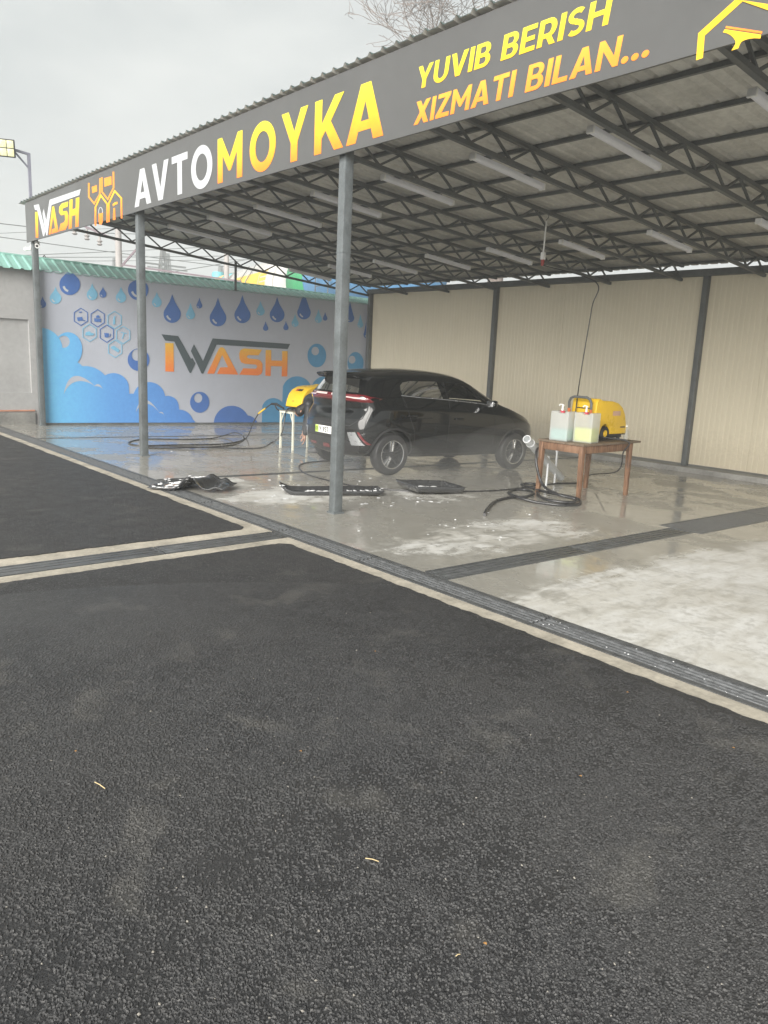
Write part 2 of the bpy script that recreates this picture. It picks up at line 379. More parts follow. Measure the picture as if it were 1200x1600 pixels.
def make_near_asphalt():
    m, t, b, ob, pos, out = new_mat('asphalt_aggregate')
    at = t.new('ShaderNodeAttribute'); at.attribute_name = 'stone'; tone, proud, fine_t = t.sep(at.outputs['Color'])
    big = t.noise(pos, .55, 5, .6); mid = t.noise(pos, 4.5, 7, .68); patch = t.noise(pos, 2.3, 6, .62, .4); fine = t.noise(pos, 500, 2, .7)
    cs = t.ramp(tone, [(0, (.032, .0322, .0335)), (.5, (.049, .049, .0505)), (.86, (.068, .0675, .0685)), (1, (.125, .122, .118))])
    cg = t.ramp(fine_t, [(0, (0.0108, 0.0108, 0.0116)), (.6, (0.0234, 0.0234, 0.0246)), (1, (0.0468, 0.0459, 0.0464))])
    c = t.mix(proud, cg, cs)  # binder tone darkens the gaps, deepening the crevices in colour
    c = t.mix(t.maprange(mid, .52, .70, 0, .45), c, (0.0162, 0.0162, 0.0171))
    c = t.mix(t.maprange(big, .40, .62, 0, .35), c, (0.0495, 0.0477, 0.0464))
    c = t.mix(t.maprange(patch, .55, .68, 0, .42), c, (0.1008, 0.0963, 0.0881))
    t.link(c, b.inputs['Base Color'])
    t.link(t.maprange(fine, .3, .7, .40, .75), b.inputs['Roughness'])
    t.link(t.bump(fine, .4, .001), b.inputs['Normal'])
    return m
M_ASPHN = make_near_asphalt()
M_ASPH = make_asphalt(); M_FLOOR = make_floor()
M_CONC = plain('pale_concrete', (.40, .365, .30), .85, var=.34, scale=3.4, bump=.5, bscale=45)
M_EARTH = plain('earth', (.16, .145, .12), .95, var=.3, scale=.5)
M_CHAN = plain('channel_mud', (.05, .048, .045), .5, var=.3, scale=6)
M_STEEL = plain('dark_painted_steel', (.115, .122, .122), .5, var=.22, scale=5, spec=.4)
M_POST = plain('grey_painted_steel', (.115, .128, .133), .42, var=.28, scale=4.5, bump=.08)
M_REBAR = plain('wet_steel_bar', (.17, .175, .18), .38, metal=.55, var=.35, scale=18, bump=.2, bscale=160)
M_GRATE = plain('galvanised_edge', (.13, .135, .138), .42, metal=.4, var=.3, scale=9, bump=.12, bscale=120)
M_PLAST = plain('grey_render', (.33, .33, .328), .85, var=.12, scale=1.4, bump=.25, bscale=70)
M_PLASTD = plain('grey_render_recess', (.30, .303, .30), .85, var=.12, scale=1.4, bump=.25, bscale=70)
M_PLINTH = plain('plinth_concrete', (.25, .245, .23), .75, var=.3, scale=2.5, bump=.3, bscale=50)
M_TERRA = plain('terracotta_trim', (.42, .20, .13), .7)
M_GREEN = plain('mint_roof_sheet', (.22, .42, .36), .45, var=.12, scale=2.0)
M_CREAM0 = plain('cream_wall_sheet', (.70, .625, .455), .5, var=.08, scale=1.1, bump=.05, bscale=30)
def make_cream():
    m, t, b, ob, pos, out = new_mat('cream_wall_sheet_weathered')
    mp = t.new('ShaderNodeMapping'); mp.inputs['Scale'].default_value = (5.0, 5.0, .35); t.link(pos, mp.inputs['Vector'])
    run = t.noise(mp.outputs[0], 1.6, 6, .65); cl = t.noise(pos, .8, 5, .6); sp = t.noise(pos, 22, 5, .7)
    c = t.ramp(t.math('ADD', t.math('MULTIPLY', run, .5), t.math('MULTIPLY', cl, .5)), [(.3, (.625, .57, .435)), (.5, (.66, .60, .46)), (.7, (.69, .63, .49))])
    z = t.sep(pos)[2]; low = t.maprange(t.math('ADD', z, t.math('MULTIPLY', t.math('SUBTRACT', sp, .5), 1.1)), .75, .0)     # dried splash marks
    c = t.mix(t.math('MULTIPLY', low, .38), c, (.34, .29, .21))
    c = t.mix(t.math('MULTIPLY', t.maprange(sp, .66, .74), .3), c, (.36, .31, .23))
    t.link(c, b.inputs['Base Color']); t.link(t.maprange(cl, .3, .7, .38, .58), b.inputs['Roughness']); return m
M_CREAM = make_cream()
M_ROOFT = plain('dark_green_roof_sheet', (.05, .075, .07), .45, var=.2, scale=2)
M_ROOFB = plain('roof_sheet_underside', (.55, .54, .50), .55, var=.22, scale=1.6, bump=.05, bscale=30)
M_WHITE = plain('white_paint', (.78, .78, .76), .5, var=.08, scale=6)
M_BLACK = plain('black_rubber', (.022, .022, .023), .5, var=.3, scale=14)
M_HOSE = plain('wet_black_hose', (.035, .035, .037), .33, var=.3, scale=14)
M_FOAM = plain('soap_foam', (.80, .81, .82), .6, var=.1, scale=30, bump=.8, bscale=120)

# ================================================================== ground, asphalt, wash floor, channels
X0, X1 = -0.3, 21.0
YB = 9.2
YD1, YD2, YD3 = -0.847, -1.131, -1.283
LX1, LX2 = 10.923, 11.180
RX1, RX2 = 12.758, 13.041
gm = MB(); gm.add([(-204, -79, -.42), (109, -79, -.42), (109, 199, -.42), (-204, 199, -.42)], [(0, 1, 2, 3)])
tag(gm.build('ground', M_EARTH, fixn=False), kind='structure')

def rag(v, seed, amp=.022):
    return amp*(noise.noise(Vector((v*2.1, seed, 0)))*1.2 + noise.noise(Vector((v*9.0, seed, 3)))*.8 + noise.noise(Vector((v*31.0, seed, 5)))*.45)
def frange(a, b, s):
    n = max(1, int(round(abs(b-a)/s))); return [a+(b-a)*i/n for i in range(n+1)]
def asphalt_piece(xa, xb, rag_side):
    edge = []
    top = frange(xa, xb, .03) if xb-xa < 60 else None
    xs = [x for x in frange(max(xa, -6), min(xb, 24), .025)]
    poly = [(xa, -45.0), (xb, -45.0)]
    if rag_side == 'left':                       # the left edge (at xa) runs along the branch channel
        poly = [(xb, YD3)] if False else poly
        poly += [(xb, YD3)] + [(x, YD3+rag(x, 1)) for x in reversed(xs) if x > xa+.06] + [(xa+.03, YD3-.04)]
        poly += [(xa+rag(y, 2), y) for y in frange(YD3-.07, -9.0, .025)]
    else:
        poly += [(xb+rag(y, 4), y) for y in frange(-9.0, YD3-.07, .025)] + [(xb-.03, YD3-.04)]
        poly += [(x, YD3+rag(x, 1)) for x in reversed(xs) if x < xb-.06] + [(xa, YD3)]
    return poly
am = MB()
for pc in (asphalt_piece(-40.0, 10.70, 'right'), asphalt_piece(11.38, 60.0, 'left')):
    am.prism(pc, -.10, .010, lambda u, v, d: Vector((u, v, d)))
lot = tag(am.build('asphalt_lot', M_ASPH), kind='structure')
# the coarse stones standing out of the asphalt in the foreground, as real relief (a height field in place)
def hash2(ix, iy, k):
    h = (ix.astype(np.int64)*374761393 + iy.astype(np.int64)*668265263 + k*1274126177) & 0xffffffff
    h = ((h ^ (h >> 13))*1103515245 + 12345) & 0xffffffff; h = ((h ^ (h >> 15))*2246822519) & 0xffffffff
    return ((h ^ (h >> 16)) & 0xffffff)/float(0xffffff)
def cells(x, y, size, k):
    gx, gy = x/size, y/size; ix, iy = np.floor(gx), np.floor(gy)
    f1 = np.full(x.shape, 9.0); f2 = np.full(x.shape, 9.0); cx = np.zeros(x.shape); cy = np.zeros(x.shape); dxm = np.zeros(x.shape); dym = np.zeros(x.shape)
    for a in (-1, 0, 1):
        for b in (-1, 0, 1):
            jx, jy = ix+a, iy+b; px = jx+.5+.9*(hash2(jx, jy, k)-.5); py = jy+.5+.9*(hash2(jx, jy, k+1)-.5)
            ex, ey = gx-px, gy-py; d = np.sqrt(ex*ex+ey*ey); nw = d < f1
            f2 = np.where(nw, f1, np.minimum(f2, d)); f1 = np.where(nw, d, f1)
            cx = np.where(nw, jx, cx); cy = np.where(nw, jy, cy); dxm = np.where(nw, ex, dxm); dym = np.where(nw, ey, dym)
    return f1, f2, cx, cy, dxm, dym
def sstep(v, a, b):
    q = np.clip((v-a)/(b-a), 0, 1); return q*q*(3-2*q)
def vnoise(x, y, size, k):
    gx, gy = x/size, y/size; ix, iy = np.floor(gx), np.floor(gy); u, v = sstep(gx-ix, 0, 1), sstep(gy-iy, 0, 1)
    return (hash2(ix, iy, k)*(1-u)+hash2(ix+1, iy, k)*u)*(1-v)+(hash2(ix, iy+1, k)*(1-u)+hash2(ix+1, iy+1, k)*u)*v
def foreground_relief():
    da = .0016; r0, r1 = 1.40, 5.6; nr = int(math.log(r1/r0)/da); na = int(R(72)/da)
    rr = r0*np.exp(da*np.arange(nr+1)); aa = YAW+R(33)-da*np.arange(na+1)
    A, B = np.meshgrid(aa, rr); x = CAM.x+B*np.cos(A); y = CAM.y+B*np.sin(A)
    w1 = (vnoise(x, y, .009, 51)-.5)*.004; w2 = (vnoise(x, y, .009, 52)-.5)*.004
    f1, f2, cx, cy, ex, ey = cells(x+w1, y+w2, .0080, 3); g1, g2, hx, hy, _, _ = cells(x-w2, y+w1, .0042, 9)
    tone = hash2(cx, cy, 21); lev = hash2(cx, cy, 23); tl1 = hash2(cx, cy, 24)-.5; tl2 = hash2(cx, cy, 25)-.5
    pit = vnoise(x, y, .045, 61)*.6+vnoise(x, y, .11, 62)*.4
    wear = vnoise(x, y, .85, 81)*.6+vnoise(x, y, .30, 82)*.4      # worn smooth here, coarse there
    show = sstep(lev+(pit-.5)*1.0+(wear-.5)*.9, .30, .46)
    top = sstep(f2-f1, .02, .30)
    grit = sstep(g2-g1, .05, .5)
    h = show*top*(.0016+.0032*lev) + show*top*(tl1*ex+tl2*ey)*.0060 + grit*.0013 + .004*(vnoise(x, y, .25, 71)-.5)
    edge = np.minimum(np.minimum(sstep(B, r0, r0+.1), sstep(-B, -r1, -r1+2.2)), np.minimum(sstep(-y, -(YD3-.05), -(YD3-.11)), sstep(x, 11.48, 11.75)))
    z = .0112 + np.maximum(0, h+.0012)*edge
    keep = (y < YD3-.055) & (x > 11.49)
    n0, n1 = x.shape; co = np.stack([x, y, z], -1).reshape(-1, 3).astype(np.float32)
    idx = np.arange(n0*n1).reshape(n0, n1); q = np.stack([idx[:-1, :-1], idx[:-1, 1:], idx[1:, 1:], idx[1:, :-1]], -1).reshape(-1, 4)
    q = q[keep.reshape(-1)[q].all(1)]; used = np.unique(q); rm = np.full(n0*n1, -1); rm[used] = np.arange(len(used)); q = rm[q]
    me = bpy.data.meshes.new('aggregate_relief'); me.vertices.add(len(used)); me.vertices.foreach_set('co', co[used].ravel())
    me.loops.add(q.size); me.loops.foreach_set('vertex_index', q.ravel().astype(np.int32)); me.polygons.add(len(q)); me.polygons.foreach_set('loop_start', np.arange(0, q.size, 4, dtype=np.int32))
    me.update(calc_edges=True); me.validate()
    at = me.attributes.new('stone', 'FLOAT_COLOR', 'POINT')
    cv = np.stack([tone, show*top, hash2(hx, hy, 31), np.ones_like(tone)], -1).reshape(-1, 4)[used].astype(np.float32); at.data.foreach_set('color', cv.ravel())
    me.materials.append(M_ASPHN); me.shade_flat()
    o = link(bpy.data.objects.new('aggregate_relief', me), lot); o['kind'] = 'stuff'; return o
foreground_relief()

cm = MB()      # pale concrete kerb strips that carry the channels
cm.span((-2.6, YD3-.25, -.30), (10.905, YD2, .0)); cm.span((11.20, YD3-.25, -.30), (X1, YD2, .0))
cm.span((10.55, -12, -.30), (LX1-.018, YD3-.2501, .0)); cm.span((LX2+.018, -12, -.30), (11.55, YD3-.2501, .0))
tag(cm.build('concrete_strip', M_CONC), kind='structure')

fm = MB()
def slab(xa, xb, ya, yb):
    n = 1
    fm.add([(xa, ya, fz(ya)), (xb, ya, fz(ya)), (xb, yb, fz(yb)), (xa, yb, fz(yb)),
            (xa, ya, fz(ya)-.16), (xb, ya, fz(ya)-.16), (xb, yb, fz(yb)-.16), (xa, yb, fz(yb)-.16)],
           [(0, 1, 2, 3), (0, 4, 5, 1), (1, 5, 6, 2), (2, 6, 7, 3), (3, 7, 4, 0)])
C1A, C1B, C2A, C2B = 2.40, 2.52, 7.57, 7.70       # two narrow slots across the wash floor
slab(-2.6, C1A, YD1, 8.6); slab(C1B, C2A, YD1, 8.6); slab(C2B, 12.60, YD1, 8.6)
slab(12.60, RX1, YD1, 3.10); slab(RX2, 13.12, YD1, 3.10); slab(12.60, 13.12, 7.4, 8.6); slab(13.12, X1, YD1, 8.6)
slab(-2.6, X1, 8.6, YB)
tag(fm.build('wash_floor', M_FLOOR), kind='structure')
ch = MB()      # channel beds below the gratings
ch.span((-2.6, YD2-.02, -.34), (X1, YD1+.02, -.17)); ch.span((10.90, -12, -.34), (11.20, YD2-.021, -.17))
ch.span((12.55, YD1+.021, -.38), (13.17, 7.45, -.30)); ch.span((C1A-.02, YD1+.021, -.38), (C1B+.02, 8.6, -.30)); ch.span((C2A-.02, YD1+.021, -.38), (C2B+.02, 8.6, -.30))
tag(ch.build('drain_channel_bed', M_CHAN), kind='structure')

# ------------------------------------------------------------------ drain gratings (each lifts out on its own)
def rebar_mesh(L, r=.0135):
    n = int(L/.022); pts = []; rad = []
    for i in range(n+1):
        pts.append((L*i/n, 0, 0)); rad.append(r*(1.13 if i % 2 else .93))
    return pts, rad
def long_grate(xa, xb, label):
    L = xb-xa-.012
    t = thing('drain_grate', (xa+.006, (YD1+YD2)/2, 0), label, 'drain grate', 'rebar gratings of the front channel')
    fr = MB()
    for s in (-1, 1):
        fr.span((0, s*.139, -.004), (L, s*.094, .004)); fr.span((0, s*.139, -.05), (L, s*.133, -.0042))
    for x in (.0, L-.03): fr.span((x, -.0938, -.045), (x+.03, .0938, -.020))
    fr.build('frame', M_GRATE, t)
    pts, rad = rebar_mesh(L-.004); first = None
    for k, y in enumerate((-.066, -.022, .022, .066)):
        if first is None:
            first = MB().tube(pts, .0135, 8, radii=rad).build('bar', M_REBAR, t, smooth=True); first.location = (.002, y, -.006)
        else: mesh_copy(first, (.002, y, -.006), t)
edges = [-2.5, -.55, 1.4, 3.4, 5.4, 7.4, 9.3, 10.92, 12.2, 14.08, 16.05, 18.0]
names = ['by the grey rendered wall', 'in front of the leftmost canopy post', 'beside the first narrow floor slot', 'left of the second canopy post', 'by the second canopy post',
         'under the foamy mat near the second slot', 'left of the branch towards the road', 'where the road channel branches off', 'nearest the branch channel into the open bay',
         'at the chalky white bay, foam bits on it', 'at the right edge of the picture']
for a, b_, nm in zip(edges[:-1], edges[1:], names): long_grate(a, b_, 'rebar drain grate in the front channel ' + nm)
def bar_grate(name, x0, x1, y0, y1, label, nbar, along='Y', group=None, zf=None):
    t = thing('drain_grate', (x0, y0, (zf or fz)(y0)), label, 'drain grate', group)
    sl = -FK if zf is None else 0.0; t.rotation_euler = (math.atan(sl), 0, 0)
    W, L = x1-x0, y1-y0; fr = MB()
    for x in (0, W-.02): fr.span((x, .003, -.05), (x+.02, L-.003, .004))
    for y in (.003, L-.023): fr.span((.0201, y, -.05), (W-.0201, y+.02, .0035))
    fr.build('frame', M_GRATE, t); first = None
    if along == 'Y':
        pitch = (W-.04)/nbar; w = pitch*.72
        for k in range(nbar):
            x = .02+pitch*(k+.5)
            if first is None:
                first = MB().span((-w/2, .0235, -.03), (w/2, L-.0235, .002)).build('bar', M_GRATE, t, bevel=.003); first.location = (x, 0, 0)
            else: mesh_copy(first, (x, 0, 0), t)
    else:
        pitch = (L-.05)/nbar; w = pitch*.55
        for k in range(nbar):
            y = .025+pitch*(k+.5)
            if first is None:
                first = MB().span((.0205, -w/2, -.03), (W-.0205, w/2, .002)).build('bar', M_REBAR, t); first.location = (0, y, 0)
            else: mesh_copy(first, (0, y, 0), t)
    return t
Z0 = lambda y: 0.0
bar_grate('a', LX1, LX2, -2.35, YD2-.03, 'flat bar drain grate crossing the asphalt, nearest the wash floor', 3, group='gratings of the channel across the asphalt', zf=Z0)
bar_grate('a', LX1, LX2, -4.30, -2.36, 'flat bar drain grate crossing the asphalt, at the left picture edge', 3, group='gratings of the channel across the asphalt', zf=Z0)
bar_grate('a', LX1, LX2, -6.30, -4.31, 'flat bar drain grate crossing the asphalt, farthest from the canopy', 3, group='gratings of the channel across the asphalt', zf=Z0)
bar_grate('b', RX1, RX2, YD1+.025, 1.15, 'narrow bar grate of the bay channel, end at the front channel', 4)
bar_grate('b', RX1, RX2, 1.16, 3.09, 'narrow bar grate of the bay channel, end at the wide grate', 4)
bar_grate('c', 12.60, 13.12, 3.11, 5.2, 'wide cross-barred drain grate with a pale bar at its end', 48, along='X')
bar_grate('c', 12.60, 13.12, 5.21, 7.38, 'wide cross-barred drain grate farther back, cut by the right picture edge', 48, along='X')
for xa, xb, nm in ((C1A, C1B, 'below the long printed banner'), (C2A, C2B, 'under the black car')):
    t = thing('slot_cover', (xa, YD1+.03, fz(YD1+.03)), 'long narrow steel slot cover in the wash floor ' + nm, 'drain cover'); t.rotation_euler = (math.atan(-FK), 0, 0)
    L = 8.55-YD1; w = xb-xa; q = MB()
    q.span((.004, 0, -.03), (.016, L, .003)); q.span((w-.016, 0, -.03), (w-.004, L, .003)); q.build('frame', M_GRATE, t)
    bb = MB().span((0, 0, -.03), (.030, L, -.002)).build('bar', M_GRATE, t); bb.location = (.024, 0, 0)
    mesh_copy(bb, (w-.056, 0, 0), t)

# ================================================================== canopy
def zbot(y): return 4.15 - .083*y           # lower chord of the roof trusses
TD = .25                                   # truss depth
def zroof(y): return zbot(y) + TD + .075    # underside of the roof sheets
can = thing('canopy', (0, 0, 0), 'open sided steel car wash canopy on grey posts with trussed sheet roof', 'canopy')
POSTX = (0.0, 5.243, 10.427, 15.62)
pm = None
for i, x in enumerate(POSTX):
    if pm is None:
        q = MB(); q.span((-.055, -.055, 0), (.055, .055, 4.10)); pm = q.build('post', M_POST, can, bevel=.008)
        pm.location = (x, 0, -.014); p = pm
    else: p = mesh_copy(pm, (x, 0, -.014), can)
    if i == 0:
        bp = MB().span((-.07, -.07, .0), (.07, .07, .018)).build('base_plate', M_POST, p)
        sl_ = MB().span((-.058, -.058, 2.78), (.058, .058, 2.79)).build('weld_seam', M_POST, p)
    else: mesh_copy(bp, bp.location, p); mesh_copy(sl_, sl_.location, p)
NTR = 14; TRX = [-.05+1.553*k for k in range(NTR)]
# one truss: chords as its mesh, every web bar a piece of its own
YT0, YT1 = -.02, 8.90; NP = 13
def yt(k): return YT0+.05+(YT1-YT0-.1)*k/NP
tm = MB()
for dz in (0, TD):
    tm.bar((0, YT0, zbot(YT0)+dz), (0, YT1, zbot(YT1)+dz), .055, .05)
tr0 = tm.build('roof_truss', M_STEEL, can); tr0.location = (TRX[0], 0, 0)
def web(a, b, w): return MB().bar(a, b, w, w)
webs = []
p0, p1 = Vector((0, 0, .026)), Vector((0, (YT1-YT0-.1)/NP*.5, TD-.026-.09*(YT1-YT0-.1)/NP*.5))
wa = MB().bar((0, 0, .0), (0, p1.y, p1.z-.015), .026, .026, up=(1, 0, 0)).build('web_bar', M_STEEL, tr0)
wb = MB().bar((0, 0, .0), (0, -p1.y, TD-.04+.09*p1.y), .026, .026, up=(1, 0, 0)).build('web_bar', M_STEEL, tr0)
webs_pos = [(k, wa if True else wb) for k in range(NP)]
wa.location = (0, yt(0), zbot(yt(0))+.024); wb.location = (0, yt(1), zbot(yt(1))+.024)
def fill_webs(tr, skip):
    for k in range(NP+1):
        if k < NP and not (skip and k == 0): mesh_copy(wa, (0, yt(k), zbot(yt(k))+.024), tr)
        if k > 0 and not (skip and k == 1): mesh_copy(wb, (0, yt(k), zbot(yt(k))+.024), tr)
fill_webs(tr0, True)
for x in TRX[1:]:
    t = mesh_copy(tr0, (x, 0, 0), can); fill_webs(t, False)
# purlins over the trusses
PY = [.12+.80*k for k in range(12)]; pu = None
for y in PY:
    if pu is None: pu = MB().span((-.35, -.022, 0), (20.4, .022, .045)).build('purlin', M_STEEL, can); pu.location = (0, y, zbot(y)+TD+.0265)
    else: mesh_copy(pu, (0, y, zbot(y)+TD+.0265), can)
# edge tubes that carry the printed fascia, and the rear beam over the cream wall
eb = MB().span((-.10, -.085, 3.74), (20.4, -.035, 3.79)).build('fascia_rail', M_STEEL, can)
mesh_copy(eb, (0, 0, .60), can)
# trapezoidal roof sheets, 6 ribs each
PIT = .19; NRB = 6; SW = PIT*NRB
def sheet_profile():
    out = []
    for k in range(NRB):
        x = k*PIT; out += [(x, 0), (x+.115, 0), (x+.140, .030), (x+.152, .030), (x+.177, 0)]
    out.append((NRB*PIT+.012, .0)); return out
def roof_sheet():
    pr = sheet_profile(); n = len(pr); mb = MB(); ys = [-.155, 9.25]
    vs = []
    for y in ys:
        for off in (.0, .005): vs += [(x, y, zroof(y)+z+off) for x, z in pr]
    bot, top = [], []
    for i in range(n-1): bot.append((i, i+1, 2*n+i+1, 2*n+i)); top.append((n+i, 3*n+i, 3*n+i+1, n+i+1))
    mb.add(vs, bot, 0); mb2 = [f for f in top]; mb.f += mb2; mb.m += [1]*len(mb2)
    for i in range(n-1):
        mb.f += [(i, n+i, n+i+1, i+1), (2*n+i, 2*n+i+1, 3*n+i+1, 3*n+i)]; mb.m += [1, 1]
    return mb.build('roof_sheet', [M_ROOFB, M_ROOFT], can, fixn=False)
rs = roof_sheet(); rs.location = (-.42, 0, 0)
for k in range(1, 18): mesh_copy(rs, (-.42+k*SW, 0, .0006*(k % 2)+random.uniform(0, .004)), can)

# ---- printed fascia along the front edge
FYP = -.12
M_FASC = plain('printed_fascia_vinyl', (.098, .099, .098), .38, var=.06, scale=.7, spec=.5, bump=.03, bscale=5)
M_LWHT = plain('print_white', (.50, .52, .535), .45, var=.05, scale=8)
M_GRAD = gradient('print_yellow_to_orange', [(0, srgb(240, 128, 40)), (.45, srgb(246, 178, 40)), (1, srgb(236, 222, 60))], 3.74, 4.30)
M_GRADT = gradient('print_slogan_yellow', [(0, srgb(248, 195, 40)), (1, srgb(240, 228, 62))], 4.06, 4.26)
M_GRADB = gradient('print_slogan_orange', [(0, srgb(248, 138, 45)), (1, srgb(250, 170, 60))], 3.77, 3.97)
M_ORF = plain('print_orange', srgb(236, 150, 50), .5, var=.06)
fas = thing('fascia_sign', (0, FYP, 3.70), 'long dark grey printed fascia sign reading AVTO MOYKA along the canopy front', 'sign')
def fas_fn(u, v, d): return Vector((u, FYP-d, v))
vm = MB(); NX, NZ = 150, 8; FX0, FX1 = -.11, 20.3; vs = []
def fz0(x): return 3.705+.006*noise.noise(Vector((x*.9, 0, 0)))
for j in range(NZ+1):
    for i in range(NX+1):
        x = FX0+(FX1-FX0)*i/NX; z = fz0(x)+(4.46-fz0(x))*j/NZ
        wv = .005*noise.noise(Vector((x*1.6, z*2.2, 1.0)))*math.sin(math.pi*j/NZ)
        vs.append((x, FYP+wv, z))
vm.add(vs, [(j*(NX+1)+i, j*(NX+1)+i+1, (j+1)*(NX+1)+i+1, (j+1)*(NX+1)+i) for j in range(NZ) for i in range(NX)])
vm.v += [Vector((p.x, FYP+.022, p.z)) for p in vm.v]; nn = (NX+1)*(NZ+1)
b_ = vm.f[:]; vm.f += [tuple(i+nn for i in reversed(f)) for f in b_]
rim = [i for i in range(NX+1)] + [j*(NX+1)+NX for j in range(1, NZ+1)] + [NZ*(NX+1)+i for i in range(NX-1, -1, -1)] + [j*(NX+1) for j in range(NZ-1, 0, -1)]
vm.f += [(rim[i], rim[(i+1) % len(rim)], rim[(i+1) % len(rim)]+nn, rim[i]+nn) for i in range(len(rim))]; vm.m = [0]*len(vm.f)
vm.build('vinyl_sheet', M_FASC, fas, smooth=True, world=True)
DP = .0035
def fx(px, py): return on_y(px, py, FYP).x
def fas_px(pts, ox, oy, sc): # zoomed-crop pixels -> (u, v) on the fascia
    out = []
    for x, y in pts:
        p = on_y(ox+x/sc, oy+y/sc, FYP-DP); out.append((p.x, p.z))
    return out
def letters(text, spans, z0, z1, mat, nm):
    for ch_, (xl, yl, xr, yr) in zip(text, spans):
        a, b = fx(xl, yl), fx(xr, yr); w, cs = GLYPH[ch_]; su = (b-a)/w
        flat_shape('letter', [[[(a+u*su, z0+v*(z1-z0)) for u, v in c] for c in cs]], fas_fn, .001, DP, mat, fas)
LZ0, LZ1 = 3.768, 4.275
letters('AVTO', [(210.7, 324, 236.5, 318), (238, 290, 264, 282), (269, 285, 293.5, 275), (299, 268, 332, 262)], LZ0, LZ1, M_LWHT, 'w')
letters('MOYKA', [(340.5, 288, 378.5, 279), (390.5, 240, 431, 226), (440, 220, 481, 205), (491, 245, 536, 231), (541, 230, 599, 212)], LZ0-.005, LZ1+.005, M_GRAD, 'y')
pa, pb = on_y(657, 138, FYP), on_y(951, 40, FYP); pc, pd = on_y(649, 195, FYP), on_y(1016, 86, FYP)
put_word('letter', 'YUVIB BERISH', 11.58, 13.56, 4.062, 4.243, fas_fn, .001, DP, M_GRADT, fas, shear=.14, space=.10)
put_word('letter', 'XIZMATI BILAN...', 11.57, 13.91, 3.772, 3.96, fas_fn, .001, DP, M_GRADB, fas, shear=.14, space=.10)
o, s7 = (40, 270), 7.06
Z4 = lambda pts: fas_px(pts, 40, 270, 7.06)
flat_shape('letter', [[Z4([(105,432),(135,432),(138,715),(113,716)])]], fas_fn, .001, DP, M_GRAD, fas)
flat_shape('letter', [[Z4([(90,358),(145,345),(218,640),(205,700),(193,700),(128,412),(104,410)])]], fas_fn, .001, DP, M_LWHT, fas)
flat_shape('letter', [[Z4([(200,400),(229,530),(266,298),(610,180),(595,247),(287,357),(242,690),(228,690),(188,448)])]], fas_fn, .001, DP+.003, M_LWHT, fas)
flat_shape('letter', [[Z4([(255,682),(293,375),(312,368),(362,650),(285,672),(290,625),(325,610),(303,480),(275,678)])]], fas_fn, .001, DP, M_GRAD, fas)
flat_shape('letter', [[Z4([(470,318),(400,338),(372,375),(368,435),(390,470),(432,460),(436,520),(420,548),(385,562),(368,645),(440,628),(468,565),(470,470),(455,420),(410,425),(405,395),(465,370)])]], fas_fn, .001, DP, M_GRAD, fas)
flat_shape('letter', [[Z4([(485,300),(517,290),(515,405),(552,390),(555,280),(592,270),(582,592),(548,600),(550,465),(512,478),(508,610),(475,620)])]], fas_fn, .001, DP, M_GRAD, fas)
for pts in ([(770,585),(770,380),(830,250),(900,345),(898,548)], [(918,542),(918,335),(982,200),(1055,280),(1058,503)],
            [(697,112),(697,265),(757,340),(818,238),(822,60)], [(841,50),(842,210),(907,292),(970,165),(968,-12)]):
    flat_shape('hexagon_outline', [[Z4(c)] for c in ribbon(pts, 17)], fas_fn, .001, DP, M_ORF if pts[0][1] < 200 else M_GRAD, fas)
for pts in ([(805,452),(852,440),(850,540),(838,570),(815,572),(806,540)], [(962,520),(968,390),(985,385),(990,520)], [(958,345),(985,325),(1012,318),(1012,345),(990,350),(965,372)],
            [(730,155),(785,135),(788,205),(735,225)], [(865,60),(945,38),(948,130),(868,155)]):
    flat_shape('icon', [[Z4(pts)]], fas_fn, .001, DP, M_ORF if pts[0][1] < 300 else M_GRAD, fas)
flat_shape('icon', [[Z4(c) for c in ([*ell(826, 430, 24, 52, 20)], [*ell(826, 430, 18, 44, 20)])]], fas_fn, .001, DP-.001, M_LWHT, fas)
Z5 = lambda pts: fas_px(pts, 1080, 0, 10)
flat_shape('hexagon_outline', [[Z5([(75,942),(110,520),(690,-8),(800,22),(210,555),(180,905)])]], fas_fn, .001, DP, M_GRADT, fas)
flat_shape('hexagon_outline', [[Z5([(692,-12),(802,20),(1260,180),(1300,80)])]], fas_fn, .001, DP+.002, M_GRADT, fas)
flat_shape('squeegee_icon', [[Z5([(545,405),(1110,490),(1100,525),(535,440)])]], fas_fn, .001, DP, M_GRADB, fas)
flat_shape('squeegee_icon', [[Z5([(525,455),(1090,540),(1080,600),(980,596),(900,606),(830,626),(780,655),(755,700),(735,755),(628,790),(690,690),(692,640),(660,590),(610,545),(560,520),(495,505)])]], fas_fn, .001, DP, M_GRADT, fas)

# ---- cream corrugated rear wall
WY = 8.97; WZ0, WZ1 = -.03, 3.46
wal = thing('rear_wall', (0, WY, -.17), 'long cream ribbed sheet wall along the back of the car wash', 'wall')
def wall_panel(w=1.1):
    mb = MB(); pr = []; n = int(round(w/.1))
    for k in range(n): x = k*.1; pr += [(x, 0), (x+.078, 0), (x+.086, .006), (x+.094, .006)]
    pr.append((w-.003, 0)); m = len(pr)
    mb.add([(x, y, WZ0) for x, y in pr] + [(x, y, WZ1) for x, y in pr] + [(x, y+.04, WZ0) for x, y in pr] + [(x, y+.04, WZ1) for x, y in pr],
           [(i, i+1, m+i+1, m+i) for i in range(m-1)] + [(2*m+i+1, 2*m+i, 3*m+i, 3*m+i+1) for i in range(m-1)] + [(0, m, 3*m, 2*m), (m-1, 3*m-1, 4*m-1, 2*m-1)])
    return mb.build('wall_panel', M_CREAM, wal)
wp = wall_panel(); wp.location = (-.06, 0, .17)
